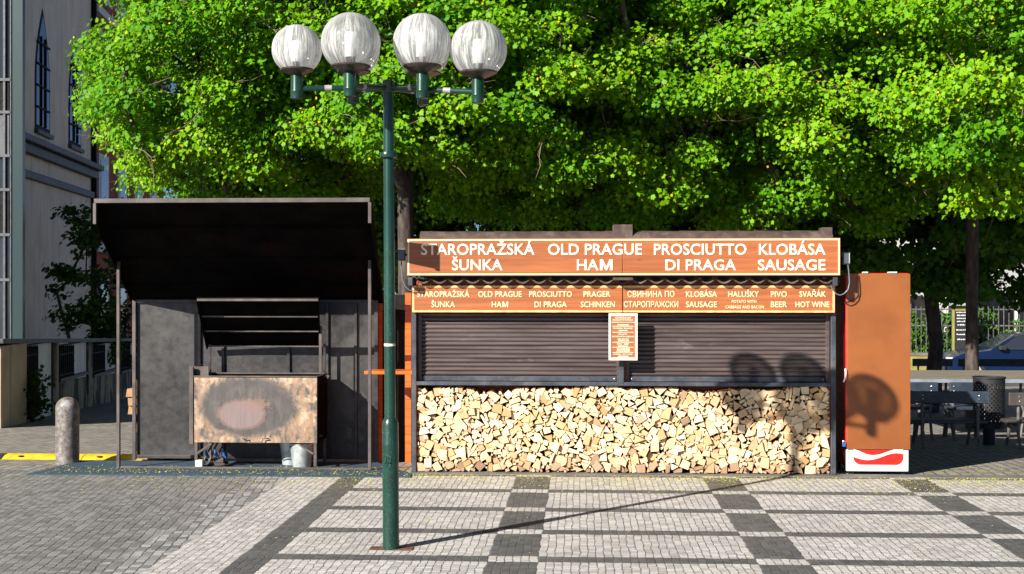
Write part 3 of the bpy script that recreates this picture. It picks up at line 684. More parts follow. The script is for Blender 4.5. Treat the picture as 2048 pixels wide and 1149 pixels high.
# ================================================================== FRIDGE
def fridge():
    Y = 12.44; a, b = X_(1692.5, Y), X_(1817, Y); D = .62
    t = thing('drinks_fridge', ((a+b)/2, Y+D/2, 0), 'tall red drinks fridge with its door covered by a brown board', 'fridge')
    zk = Z_(899, 1755, Y); z1 = Z_(548, 1755, Y)
    MB().box(a+.012, b-.006, Y+.03, Y+D, .06, z1-.03).build('cabinet', 'dark_red', t, bevel=.012)
    MB().box(a-.006, b+.004, Y-.004, Y+.045, zk+.02, z1+.006).build('door', 'red_plastic', t, bevel=.012)
    MB().box(a+.003, b+.012, Y-.022, Y-.005, zk, z1).build('board', 'fridge_board', t, bevel=.003)
    # base panel with rounded grille
    MB().box(a+.0, b-.0, Y-.012, Y+.03, .035, zk-.004).build('base_panel', 'fridge_white', t, bevel=.01)
    gx0, gx1 = X_(1706, Y), X_(1805.5, Y); gz0, gz1 = Z_(929.5, 1755, Y), zk-.006
    def rr_poly(x0, x1, z0, z1, r, n=8):
        p = [(x0, z1), (x0, z0+r)]+[(x0+r-r*math.cos(t), z0+r-r*math.sin(t)) for t in [math.pi/2*i/n for i in range(1, n+1)]]
        p += [(x1-r+r*math.sin(t), z0+r-r*math.cos(t)) for t in [math.pi/2*i/n for i in range(0, n+1)]]+[(x1, z1)]
        return p
    g = MB().prism(rr_poly(gx0, gx1, gz0, gz1, .07), Y-.0165, Y-.0125).build('grille', 'red_plastic', t)
    m = MB()
    for i in range(38):
        for j in range(11):
            x = gx0+.02+(gx1-gx0-.04)*i/37; z = gz0+.012+(gz1-gz0-.02)*j/10
            if (i % 8) == 7 or ((x < gx0+.075 or x > gx1-.075) and z < gz0+.045): continue
            m.box(x, x+.006, Y-.0172, Y-.0166, z, z+.006)
    m.build('grille_holes', 'dark_red', g)
    pt = lambda x, y: (X_(1300+x/3.793, Y), Z_(740+y/3.793, 1300+x/3.793, Y))
    up = [pt(*q) for q in ((1540, 600), (1580, 612), (1610, 627), (1640, 639), (1670, 645), (1700, 646), (1730, 642), (1760, 634), (1790, 623), (1820, 612), (1850, 603), (1880, 600), (1917, 600))]
    lo = [pt(*q) for q in ((1540, 656), (1560, 666), (1590, 675), (1620, 681), (1650, 683), (1690, 679), (1730, 668), (1765, 655), (1800, 642), (1835, 633), (1870, 630), (1900, 634), (1917, 640))]
    MB().prism(lo+up[::-1], Y-.021, Y-.0175).build('wave_band', 'fridge_white', g)
    for q in (a+.03, b-.06):
        for y in (Y+.03, Y+D-.06): MB().box(q, q+.03, y, y+.03, 0.0 if y < 12.6 else gz(y), .062).build('foot', 'black_rubber', t)
    # cable hanging down the board, white handle and padlock at the hinge edge
    MB().tube([P(1713, 548, Y-.03), W(1715, 556, Y-.03), W(1715.5, 575, Y-.03), W(1716, 592, Y-.03), W(1708, 600, Y-.03), W(1695, 604, Y-.03), W(1688, 606, Y-.02)], .0045, 6).build('cable', 'black_rubber', t, smooth=True)
    MB().tube([W(1691, 738, Y-.03), W(1691.5, 748, Y-.045), W(1690, 758, Y-.045), W(1687, 764, Y-.02)], .008, 8).build('handle', 'fridge_white', t, smooth=True)
    q = W(1688, 890, Y-.02)
    pl = MB().box(q.x-.016, q.x+.016, Y-.03, Y-.014, q.z-.018, q.z+.016).build('padlock', 'blue_plastic', t, bevel=.004)
    MB().tube([q+Vector((-.01, 0, .016)), q+Vector((-.01, 0, .03)), q+Vector((0, 0, .038)), q+Vector((.01, 0, .03)), q+Vector((.01, 0, .016))], .0035, 6).build('shackle', 'chrome', pl, smooth=True)
    m = MB()
    for p0, p1, m_ in ((1725, 1735, 0), (1777, 1793, 0)): m.box(X_(p0, Y), X_(p1, Y), Y-.02, Y+.05, z1+.007, z1+.018)
    m.build('top_clip', 'fridge_white', t)
fridge()

def floodlights():
    for px, py, lab, mirror in ((1693.5, 517, 'small white floodlight beside the right end of the upper sign', 1), (803, 510, 'small dark floodlight beside the left end of the upper sign', -1)):
        Y = 12.30; c = W(px, py, Y); t = thing('floodlight', c, lab, 'floodlight')
        MB().box(c.x-.034, c.x+.034, Y, Y+.05, c.z-.058, c.z+.058).build('housing', 'cable', t, bevel=.006)
        MB().box(c.x-.026, c.x+.026, Y-.006, Y-.0005, c.z-.048, c.z+.048).build('lens', 'lamp_glass' if mirror > 0 else 'dark_glass', t, bevel=.002)
        MB().box(c.x+(-.09 if mirror > 0 else .034), c.x+(-.034 if mirror > 0 else .07), Y+.02, Y+.04, c.z-.01, c.z+.01).build('bracket', 'black_steel', t)
        if mirror > 0: pts = [(1696, 530), (1698, 548), (1699, 566), (1696, 580), (1688, 588), (1680, 591), (1672, 588), (1664, 578), (1660, 566)]
        else: pts = [(803, 522), (803, 540), (805, 560), (811, 574), (819, 581), (828, 581), (835, 573), (837, 562)]
        MB().tube([W(a, b, Y-.03) for a, b in pts], .006, 6).build('cable', 'cable', t, smooth=True)
floodlights()

# ================================================================== GRILL SHELTER
SYF, SYB, SYR = 12.42, 13.08, 11.60        # front posts, back wall, front edge of roof
def shelter():
    t = thing('grill_shelter', (X_(490, 12.7), 12.75, .012), 'open black steel shelter with a steep roof tilted up over the smoker', 'shelter')
    pl, pr = X_(233, SYF), X_(743.5, SYF); w = .036
    bl, br = X_(267, SYB), X_(757, SYB)
    # roof plane
    el, er = X_(191, SYR), X_(740, SYR); z1 = Z_(398, 465, SYR); zB = Z_(597, 465, SYB)+.03
    yb = SYB+.10
    def rz(y): return z1+(zB-z1)*(y-SYR)/(SYB-SYR)
    th = .022
    rbl, rbr = X_(262, SYB)-.0, X_(757, SYB)+.03
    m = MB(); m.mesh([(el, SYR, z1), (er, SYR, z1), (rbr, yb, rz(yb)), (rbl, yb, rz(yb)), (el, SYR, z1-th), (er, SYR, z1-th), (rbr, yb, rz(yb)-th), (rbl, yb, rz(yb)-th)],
                     [(0, 1, 2, 3), (7, 6, 5, 4), (0, 4, 5, 1), (1, 5, 6, 2), (2, 6, 7, 3), (3, 7, 4, 0)]); m.build('roof', 'soot_shade', t)
    m = MB(); z_l = Z_(406, 465, SYR)
    m.box(el-.004, er+.004, SYR-.03, SYR-.001, z_l, z1+.004)
    m.build('roof_edge', 'brown_steel', t, bevel=.003)
    for a, b, sg in ((el, rbl, -1), (er, rbr, 1)):
        # side cheeks: deep at the front, tapering to the back
        zlip = Z_(449 if sg < 0 else 447, 191 if sg < 0 else 740, SYR)
        m = MB(); e = .012*sg
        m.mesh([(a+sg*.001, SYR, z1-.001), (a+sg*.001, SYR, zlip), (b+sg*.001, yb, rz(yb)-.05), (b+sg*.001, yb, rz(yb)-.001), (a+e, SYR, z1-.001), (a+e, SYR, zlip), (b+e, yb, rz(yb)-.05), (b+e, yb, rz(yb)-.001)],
               [(0, 1, 2, 3), (7, 6, 5, 4), (0, 4, 5, 1), (1, 5, 6, 2), (2, 6, 7, 3), (3, 7, 4, 0)]); m.build('side_cheek', 'soot_shade', t)
        MB().box(a-.012, a+.016, SYR-.032, SYR-.002, zlip, z_l-.001).build('cheek_edge', 'brown_steel', t, bevel=.002)
    # ribs under the roof
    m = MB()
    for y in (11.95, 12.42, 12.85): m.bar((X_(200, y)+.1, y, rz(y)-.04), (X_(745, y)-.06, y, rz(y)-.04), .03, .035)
    m.build('roof_rib', 'soot_shade', t)
    for x in (pl, pr-w): MB().box(x, x+w*.8, SYF, SYF+w, .012, rz(SYF)-.05).build('post', 'brown_steel', t, bevel=.003)
    for x in (bl, br-w): MB().box(x, x+w, SYB-w-.004, SYB-.004, .012, rz(SYB)-.05).build('post', 'brown_steel' if x == bl else 'dark_steel', t, bevel=.003)
    MB().box(pl+w, pr-w, SYF+.004, SYF+.03, .013, .034).build('bottom_rail', 'brown_steel', t, bevel=.003)
    zt = Z_(600, 465, SYB)
    m = MB(); m.box(bl+w, br-w, SYB+.0, SYB+.015, .03, zt); m.build('back_wall', 'dark_steel', t)
    m = MB()
    m.box(bl+w, br-w, SYB-.03, SYB-.001, zt-.03, zt+.002)
    m.box(bl+w, X_(398, SYB), SYB-.03, SYB-.001, .03, .065)
    m.build('wall_rail', 'dark_steel', t, bevel=.003)
    for q in (400, 447, 578, 655, 712):
        MB().box(X_(q, SYB)-.014, X_(q, SYB)+.014, SYB-.026, SYB-.002, .066 if q > 398 else .066, zt-.031).build('wall_stud', 'black_steel' if q in (400,) else 'dark_steel', t, bevel=.003)
shelter()

def smoker():
    Y = 12.47; D = .50; a, b = X_(388, Y), X_(634, Y); z1, z0 = Z_(755, 510, Y), Z_(886, 510, Y)
    t = thing('smoker_grill', ((a+b)/2, Y+D/2, .012), 'scorched box smoker on legs with its dark lid propped open', 'grill')
    fp = MB().box(a, b, Y, Y+.012, z0, z1)
    root = fp.build('front_panel', 'scorched_sheet', t, bevel=.002)
    # give the panel its own origin at its lower middle so that the burn sits where it should
    off = Vector(((a+b)/2, Y, z0)); d = off-world_loc(t)
    root.data.transform(Matrix.Translation(-d)); root.location = d
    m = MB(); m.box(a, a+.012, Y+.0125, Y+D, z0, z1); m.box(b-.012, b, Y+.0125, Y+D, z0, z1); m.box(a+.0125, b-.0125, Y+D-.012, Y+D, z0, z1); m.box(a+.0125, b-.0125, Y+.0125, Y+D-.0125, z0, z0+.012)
    m.build('firebox', 'soot_shade', t)
    m = MB(); e = .014
    m.box(a-.004, b+.004, Y-.008, Y+.012, z1+.0005, z1+e).box(a-.004, b+.004, Y+D-.012, Y+D+.004, z1+.0005, z1+e).box(a-.004, a+.012, Y+.0125, Y+D-.0125, z1+.0005, z1+e).box(b-.012, b+.004, Y+.0125, Y+D-.0125, z1+.0005, z1+e)
    m.build('rim', 'brown_steel', t, bevel=.002)
    for x in (a+.004, b-.034):
        for y in (Y+.002, Y+D-.034):
            l = MB().box(x, x+.03, y, y+.03, .036 if y < 12.5 else .014, z0-.001).build('leg', 'brown_steel', t, bevel=.002)
    for s, x in ((1, a+.035), (-1, b-.035)):
        MB().bar((x, Y+.004, .16), (x+s*.14, Y+.004, z0-.012), .02, .02).build('brace', 'brown_steel', t, bevel=.002)
    # bottom handle on the front
    hx0, hx1 = X_(485, Y), X_(536, Y); hz = Z_(877, 510, Y); hb = z0+.004
    MB().tube([(hx0, Y-.004, hz), (hx0+.006, Y-.03, hz), (hx0+.045, Y-.03, hz), (hx0+.055, Y-.028, hb), (hx1-.055, Y-.028, hb), (hx1-.045, Y-.03, hz), (hx1-.006, Y-.03, hz), (hx1, Y-.004, hz)], .006, 8).build('handle', 'brown_steel', t, smooth=True)
    # side tray on the left
    sx0, sx1 = X_(379, Y), X_(389, Y); sz = Z_(734, 385, Y)
    s = MB(); s.box(sx0, a-.005, Y-.01, Y+.015, .25, sz).box(sx0, a+.13, Y+.05, Y+.07, sz-.09, sz).box(sx0, sx0+.012, Y+.0155, Y+.40, .25, sz-.002); s.build('side_shield', 'brown_steel', t, bevel=.002)
    # lid
    yf, zf = 12.33, Z_(597, 515, 12.33); yh, zh = Y+D+.01, Z_(692, 530, Y+D)
    la, lb = X_(393, yf), X_(638, yf); ha, hb_ = X_(413, yh), X_(641, yh)
    th = .014
    n = Vector((0, -(zf-zh), (yf-yh))).normalized(); n = Vector((0, zf-zh, yh-yf)).normalized()
    v = [(la, yf, zf), (lb, yf, zf), (hb_, yh, zh), (ha, yh, zh)]
    v2 = [Vector(q)+n*th for q in v]
    lid = MB().mesh(v+v2, [(0, 1, 2, 3), (7, 6, 5, 4), (0, 4, 5, 1), (1, 5, 6, 2), (2, 6, 7, 3), (3, 7, 4, 0)]).build('lid', 'soot_shade', t)
    for i, f_ in enumerate((0.012, .35, .66, .985)):
        y = yf+(yh-yf)*f_; z = zf+(zh-zf)*f_; x0 = la+(ha-la)*f_; x1 = lb+(hb_-lb)*f_
        MB().bar((x0+.01, y-.012, z-.010), (x1-.004, y-.012, z-.010), .02, .024 if i == 0 else .016).build('lid_rib', 'brown_steel', lid, bevel=.002)
    MB().bar((la+.008, yf, zf-.015), (ha+.008, yh, zh-.015), .016, .05).build('lid_side', 'soot_shade', lid)
    MB().bar((lb-.008, yf, zf-.015), (hb_-.008, yh, zh-.015), .016, .05).build('lid_side', 'soot_shade', lid)
    x = X_(641, Y+D*.55)
    MB().box(x-.016, x+.012, Y+D*.55, Y+D*.55+.02, z1+.015, Z_(652, 640, Y+D*.55)).build('prop', 'brown_steel', t, bevel=.002)
    m = MB()
    for q in (421, 650): m.box(X_(q, Y+D)-.012, X_(q, Y+D)+.012, Y+D-.03, Y+D-.013, z1+.015, zh+.02)
    m.build('hinge_post', 'dark_steel', t, bevel=.002)
    for pts, r in (([(b, Y+.32, z1-.01), (b+.06, Y+.32, z1-.012)], .012), ([(b+.055, Y+.25, z1-.02), (b+.055, Y+.37, z1-.02)], .008), ([(b, Y+.1, z0+.06), (b+.03, Y+.1, z0+.06)], .012)): MB().tube(pts, r, 8).build('latch', 'brown_steel', t, smooth=True)
smoker()

def under_grill():
    # buckets
    def bucket(px, py, Y, h, r, lab, handle=True):
        c = Vector((X_(px, Y), Y, .013)); t = thing('zinc_bucket', c, lab, 'bucket', 'buckets under the smoker')
        MB().lathe(c, [(r*.74, 0), (r*.75, .004), (r*.99, h-.012), (r*1.05, h-.008), (r*1.05, h), (r*.97, h), (r*.73, .01), (0, .01)], 28).build('pail', 'zinc', t, smooth=True, angle=35)
        m = MB(); m.tube([c+Vector((r*1.04*math.cos(q), -.02*math.sin(q), h-.03-r*.55*math.sin(q))) for q in [math.pi*i/12 for i in range(13)]], .004, 6); m.build('handle', 'brown_steel', t, smooth=True)
    bucket(604, 940, 12.62, .235, .118, 'bright zinc bucket under the right end of the smoker')
    bucket(583, 938, 12.82, .26, .12, 'dull zinc bucket standing behind the brighter bucket')
    # white canister
    Y = 12.50; c = Vector((X_(399.5, Y), Y, .036)); s = .036
    t = thing('white_canister', c, 'small white plastic canister at the left leg of the smoker', 'canister')
    MB().box(c.x-s, c.x+s, Y-.035, Y+.035, .014, .095).build('body', 'white_paint', t, bevel=.012)
    MB().lathe((c.x, Y, .0955), [(.014, 0), (.014, .014), (.011, .017), (0, .017)], 14).build('cap', 'brown_cap', t, smooth=True)
    # burner with pipes and blue taps
    Y = 12.66; x0 = X_(412, Y)
    t = thing('gas_burner', (x0+.12, Y, .013), 'sooty gas burner with blue taps under the left end of the smoker', 'burner')
    MB().box(x0+.02, x0+.20, Y-.05, Y+.09, .014, .05).box(x0+.09, x0+.19, Y-.06, Y-.02, .05, .10).build('base', 'brown_steel', t, bevel=.004)
    m = MB()
    for i, (dx, l) in enumerate(((.02, .2), (.08, .24), (.14, .22), (.19, .18))):
        m.tube([(x0+dx-.04, Y-.02, .05), (x0+dx, Y, .05+l*.5), (x0+dx+.05, Y+.04, .05+l)], .010, 8)
    m.build('pipe', 'brown_steel', t, smooth=True)
    for dx, z, a in ((.01, .13, .5), (.10, .135, .6), (.18, .13, .9)):
        c = Vector((x0+dx+.02, Y-.07, z)); MB().tube([c+Vector((-.012, 0, .045*a+.02)), c+Vector((0, -.004, 0)), c+Vector((.02, 0, -.03))], [.011, .016, .010], 10).build('tap', 'blue_plastic', t, smooth=True)
    MB().tube([(x0+.0, Y-.04, .05), (x0-.02, Y-.08, .03), (x0+.05, Y-.1, .02), (x0+.16, Y-.09, .02), (x0+.24, Y-.02, .03)], .009, 8).build('hose', 'black_rubber', t, smooth=True)
under_grill()

def mat_hump_bollard():
    # blue rubber mat with a bevelled left end
    y0, y1 = 12.03, 13.0
    pts = [(X_(52, y0), y0), (X_(822, y0), y0), (X_(822, 12.2), 12.24), (X_(752, 13.05), 13.05), (X_(160, y1), y1), (X_(118, 12.6), 12.55), (X_(85, 12.3), 12.25)]
    n = len(pts); m = MB().mesh([(x, y, .012) for x, y in pts]+[(x, y, -.006) for x, y in pts], [tuple(range(n))]+[(i, n+i, n+(i+1) % n, (i+1) % n) for i in range(n)])
    o = m.build('rubber_mat', 'blue_mat', bevel=.004); tag(o, 'flat blue rubber mat spread under the grill shelter', 'mat')
    # yellow speed hump in sections
    Yc = 13.45; t = thing('speed_hump', (X_(150, Yc), Yc, gz(Yc)), 'low yellow rubber speed hump with bolt holes behind the bollard', 'speed hump')
    segs = [(-330, -120, 1), (-118, 14, 0), (16, 172, 1), (174, 322, 1), (324, 430, 0)]
    for a, b, yel in segs:
        x0, x1 = X_(a, Yc), X_(b, Yc); g = gz(Yc)-.002
        pr = [(Yc-.17, g), (Yc-.16, g+.008), (Yc-.09, g+.038), (Yc, g+.052), (Yc+.09, g+.038), (Yc+.16, g+.008), (Yc+.17, g)]
        k = len(pr); m = MB().mesh([(x, y, z) for x in (x0, x1) for y, z in pr], [(i, k+i, k+i+1, i+1) for i in range(k-1)]+[tuple(range(k)), tuple(range(2*k-1, k-1, -1))])
        s = m.build('hump_section', 'yellow_plastic' if yel else 'black_rubber', t, smooth=True, angle=50)
        if yel:
            m = MB()
            for q in (.22, .78): m.lathe((x0+(x1-x0)*q, Yc-.105, g+.036), [(.0, 0), (.035, 0), (.03, .004), (0, .005)], 12)
            m.build('bolt_cap', 'black_rubber', s)
    Yb = 12.88; c = Vector((X_(135, Yb), Yb, gz(Yb))); r = .115; h = .675
    prof = [(r*1.02, -.02), (r*1.02, .02), (r, .03)]+[(r, z) for z in (.2, .35, .5)]+[(r*math.cos(q), h-r*.95+r*.95*math.sin(q)) for q in [math.pi/2*i/9 for i in range(10)]]
    o = MB().lathe((0, 0, 0), prof, 32).build('bollard', 'worn_iron', smooth=True, angle=60); o.location = c
    tag(o, 'round topped worn iron bollard at the left end of the blue mat', 'bollard')
    # a few split logs stacked behind the shelter's left post
    for i in range(5):
        Yl = 13.3; z = gz(Yl)+.42+i*.085-(.0 if i < 4 else 0); x = X_(262, Yl)+.04*random.random()
    tl = thing('log_rack', (X_(300, 13.3), 13.3, gz(13.3)), 'pale split logs heaped behind the left back post of the shelter', 'log heap')
    for i in range(9):
        z = gz(13.3)+.02+i*.092; x0 = X_(260 if 5 <= i <= 7 else 280, 13.3)+random.uniform(-.012, .012)
        q = [(x0+random.uniform(-.012, .012), z), (x0+.3, z+.004), (x0+.3, z+.084), (x0+random.uniform(-.015, .025), z+.086)]
        MB().prism(q, 13.22+random.uniform(-.03, .03), 13.38).build('log', 'log_side', tl, bevel=.004)
mat_hump_bollard()

# ================================================================== STREET LAMP
def street_lamp():
    d = 8.78; base = P(782, 1098, d); base.z = 0; bx, by = base.x, base.y
    hub = P(776.5, 172, d); lean = (hub.x-bx)/hub.z
    t = thing('street_lamp', (bx, by, 0), 'green street lamp post carrying six streaky glass globes', 'street lamp')
    def zp(py): return EYE+(HZ-py)/F*d
    def at(z): return Vector((bx+lean*z, by, z))
    def col(prof): # radius, z pairs along the leaning axis
        m = MB(); n = 28
        vs = [at(z)+Vector((r*math.cos(2*math.pi*k/n), r*math.sin(2*math.pi*k/n), 0)) for r, z in prof for k in range(n)]
        m.mesh(vs, [(i*n+k, i*n+(k+1) % n, (i+1)*n+(k+1) % n, (i+1)*n+k) for i in range(len(prof)-1) for k in range(n)]+[tuple(range(n))[::-1], tuple((len(prof)-1)*n+k for k in range(n))])
        return m
    s = d/F
    R1, R2 = 16.3*s, 11.2*s
    low = col([(R1*1.03, -.01), (R1*1.03, .03), (R1, .04), (R1, zp(975)), (R1*1.012, zp(974)), (R1*1.012, zp(893)), (R1*1.03, zp(891)), (R1*1.03, zp(887)), (R1, zp(885)), (R1, zp(850)), (R1*.94, zp(844)), (R2*1.15, zp(838)), (R2*1.02, zp(836))]).build('base_shaft', 'green_paint', t, smooth=True, angle=35)
    col([(R2*1.02, zp(836)), (R2, zp(700)), (R2*.97, zp(480)), (R2*.93, zp(318))]).build('upper_shaft', 'green_paint', t, smooth=True)
    col([(R2*.93, zp(318)), (17*s, zp(316)), (18.5*s, zp(311)), (17*s, zp(306)), (R2*.95, zp(303)), (R2*.92, zp(186)), (R2*1.0, zp(185)), (R2*1.06, zp(184)), (R2*1.06, zp(163)), (R2*.98, zp(162))]).build('collar', 'green_paint', t, smooth=True, angle=35)
    # crest in relief: three-towered gate with a shield base
    m = MB(); fy = by-R1*1.012
    def cb(px0, px1, py0, py1, dep=.006):
        for q0, q1 in ((px0, px1),):
            m.box(P(q0, 0, d).x, P(q1, 0, d).x, fy-dep+.004, fy+.02, zp(py1), zp(py0))
    for a, b, c0, c1 in ((773, 775.6, 914, 927), (777.6, 780.2, 912, 927), (782.2, 784.8, 914, 927), (773, 784.8, 923, 928), (774, 776.5, 928, 934), (781.5, 784, 928, 934), (774.5, 783.5, 934, 937)): cb(a, b, c0, c1)
    for a, b, c0, c1 in ((772.6, 773.6, 912, 915), (775, 776, 912, 915), (782, 783, 912, 915), (784.2, 785.2, 912, 915)): cb(a, b, c0, c1)
    m.build('crest', 'green_paint', t, bevel=.0015)
    q = at(zp(690)); MB().lathe(q, [(R2*1.015, -.008), (R2*1.015, .008)], 28).build('sticker_band', 'white_paint', t, smooth=True)
    m = MB(); m.tube([at(zp(951))+Vector((0, -R1-.004, 0)), at(zp(951))+Vector((0, -R1+.02, 0))], .009, 12); m.tube([at(zp(967))+Vector((.008, -R1-.003, 0)), at(zp(967))+Vector((.008, -R1+.02, 0))], .007, 12); m.build('bolt', 'brown_cap', t, smooth=True)
    MB().box(bx-.145, bx+.15, by-.055, by+.055, .003, .006).build('base_plate', 'rust', t, bevel=.002)
    # globes: (px, py, radius px, distance, stub top px, stub bottom px, stub x)
    G_ = [(593.5, 100, 50, 8.70, 152, 198, 594), (703, 85.5, 59.5, 8.50, 146, 193, 700), (709, 103, 51, 8.98, 153, 207, 707),
          (844, 86, 58.5, 8.66, 148, 197, 844.5), (847, 105, 52, 8.96, 156, 210, 846.5), (958.5, 99.5, 57.5, 8.66, 158, 206, 955.5)]
    za = zp(176)
    for gx_, gy_, gr, gd, s0, s1, sx in G_:
        c = P(gx_, gy_, gd); r = gr*gd/F; st = P(sx, s0, gd); sb = P(sx, s1, gd); sr = .041
        c.x = c.x*.5+st.x*.5
        MB().tube([at(za)+Vector((0, 0, 0)), Vector((st.x, st.y, (za+st.z*.4+sb.z*.6)/2 if 0 else sb.z*.55+st.z*.45))], .019, 12).build('arm', 'green_paint', t, smooth=True)
        tp = at(za).lerp(Vector((st.x, st.y, sb.z*.55+st.z*.45)), .62); tq = at(za).lerp(Vector((st.x, st.y, sb.z*.55+st.z*.45)), .70)
        MB().tube([tp, tq], .0205, 12).build('tape', 'tape', t, smooth=True)
        MB().lathe((st.x, st.y, 0), [(sr*.8, sb.z-.004), (sr, sb.z), (sr, sb.z+.045), (sr*1.03, sb.z+.047), (sr*1.03, sb.z+.052), (sr, sb.z+.054), (sr, st.z), (sr*.9, st.z+.006)], 20).build('holder', 'green_paint', t, smooth=True, angle=35)
        zb = c.z-r*.80; rb = r*.60
        MB().lathe((c.x, c.y, 0), [(sr*.9, st.z), (sr*1.2, st.z+.004), (rb*.8, (st.z+zb)/2), (rb*1.08, zb-.006), (rb*1.10, zb+.004), (rb*1.02, zb+.008), (rb*.6, zb+.002), (0, zb)], 28).build('globe_cap', 'brown_cap', t, smooth=True, angle=50)
        gm = MB()
        n = 40; prof = [(r*math.cos(q), r*math.sin(q)) for q in [R(-53)+(R(90)-R(-53))*i/22 for i in range(23)]]; prof[-1] = (0, r)
        g = gm.lathe((0, 0, 0), prof[:], n); gm.f = [f for f in gm.f if len(f) != n]; gm.mi = [0]*len(gm.f)
        g = gm.build('globe', 'streaked_glass', None, smooth=True, angle=0); g.parent = t; g.location = c-Vector((bx, by, 0))
        bl = MB().lathe((0, 0, 0), [(.032, -r*.78), (.032, -r*.52)], 20).build('lamp_socket', 'brown_cap', None, smooth=True); bl.parent = g
        bl = MB().lathe((0, 0, 0), [(.030, -r*.515), (.040, -r*.5), (.040, r*.30), (.034, r*.34), (0, r*.35)], 24).build('bulb', 'bulb', None, smooth=True, angle=40); bl.parent = g
street_lamp()

# ================================================================== TREES
LEAF = np.array([(0, 0), (.38, .08), (.36, .36), (.52, .62), (.24, .70), (0, 1.0), (-.24, .70), (-.52, .62), (-.36, .36), (-.38, .08)])
LEAF6 = np.array([(0, 0), (.40, .15), (.36, .62), (0, 1.0), (-.36, .62), (-.40, .15)])
def leaves_at(cent, out_dir, size, rg, tmpl, upw=.50, outw=.55, rnd=.68):
    n = len(cent)
    # leaves turn their faces up, outwards and somewhat to the sun
    nrm = out_dir*outw+np.array((0, 0, upw))+np.array((-.45, -.5, .2))+rg.normal(0, rnd, (n, 3)); nrm /= np.linalg.norm(nrm, axis=1)[:, None]
    t = out_dir*.9+np.array((0, 0, -.55))+rg.normal(0, .6, (n, 3)); t -= nrm*(t*nrm).sum(1)[:, None]; t /= np.linalg.norm(t, axis=1)[:, None]+1e-9
    s = np.cross(t, nrm)
    x = tmpl[:, 0][None, :, None]; y = (tmpl[:, 1]-.3)[None, :, None]
    fold = rg.uniform(-.1, .45, n)[:, None, None]; droop = rg.uniform(0, .35, n)[:, None, None]
    sz = size[:, None, None]
    return cent[:, None, :]+sz*(s[:, None, :]*x+t[:, None, :]*y+nrm[:, None, :]*(fold*np.abs(x)-droop*y*np.abs(y)))
def clump_leaves(cl, rads, n_per, rg, tmpl, ls, crown_c):
    cs, od, sz, tn = [], [], [], []
    for c, r in zip(cl, rads):
        n = int(n_per*(r/.5)**2); u = rg.normal(0, 1, (n, 3)); u /= np.linalg.norm(u, axis=1)[:, None]
        rad = rg.uniform(.25, 1.08, n)**.6
        p = u*rad[:, None]*np.array((r, r, r*.5)); p[:, 2] -= .22*(p[:, 0]**2+p[:, 1]**2)/r     # umbrella-like sprays
        p += rg.normal(0, .05, (n, 3))
        o = u*.6+(c-crown_c)/(np.linalg.norm(c-crown_c)+1e-6)*.7; o /= np.linalg.norm(o, axis=1)[:, None]
        base = rg.uniform(.15, .62); t = np.clip(base+rg.normal(0, .14, n), 0, .75)
        fl = rg.random(n) < (.16 if base > .45 else .06)
        t[fl] = rg.uniform(.82, 1, fl.sum()); q = ls*rg.uniform(.6, 1.15, n); q[fl] *= .55
        cs.append(c+p); od.append(o); sz.append(q); tn.append(t)
    cs = np.vstack(cs); return leaves_at(cs, np.vstack(od), np.concatenate(sz), rg, tmpl), np.concatenate(tn)
def skeleton(root, fork, pts, rg, r_trunk, rmin=.006, twig=None):
    "connect every clump to the nearest node nearer the fork; radii by the pipe rule"
    nodes = [np.array(root), np.array(root)*.45+np.array(fork)*.55+np.append(rg.normal(0, .05, 2), 0), np.array(fork)]; par = [-1, 0, 1]
    order = sorted(range(len(pts)), key=lambda i: np.linalg.norm(pts[i]-nodes[2])); ends = []
    for i in order:
        p = pts[i]; A = np.array(nodes[2:]); d = np.linalg.norm(A-p, axis=1); df = np.linalg.norm(A-nodes[2], axis=1)
        cost = d+.25*df; j = int(np.argmin(cost))+2; a = nodes[j]; L = np.linalg.norm(p-a); k = max(1, int(L/.45)); q = j
        for s in range(1, k+1):
            f = s/k; m = a+(p-a)*f+rg.normal(0, .035*L if s < k else .0, 3)+np.array((0, 0, .10*L*math.sin(math.pi*f)))
            nodes.append(m); par.append(q); q = len(nodes)-1
        ends.append(q)
    w = np.zeros(len(nodes)); 
    for e in ends: w[e] += 1
    for i in range(len(nodes)-1, 0, -1): w[par[i]] += w[i]
    r = np.maximum(rmin, r_trunk*(w/w[0])**.46); return nodes, par, r
def branch_mesh(mb, nodes, par, r, root_flare=1.25):
    kids = {}
    for i, p in enumerate(par):
        if p >= 0: kids.setdefault(p, []).append(i)
    done = set()
    for i in range(1, len(nodes)):
        p = par[i]
        # start a chain at every child that is not its parent's thickest child
        if p >= 0 and (p != 0 or i == 1):
            k = kids[p]; main = max(k, key=lambda q: r[q])
            if p != 0 and i == main: continue
            ch = [p, i]; q = i
            while q in kids: q = max(kids[q], key=lambda z: r[z]); ch.append(q)
            rad = [min(r[p], r[i]*1.15)]+[r[z] for z in ch[1:]]
            if p == 0: rad[0] = r[0]*root_flare
            mb.tube([nodes[z] for z in ch], rad, 10 if r[i] > .05 else 6 if r[i] > .015 else 4, caps=False)
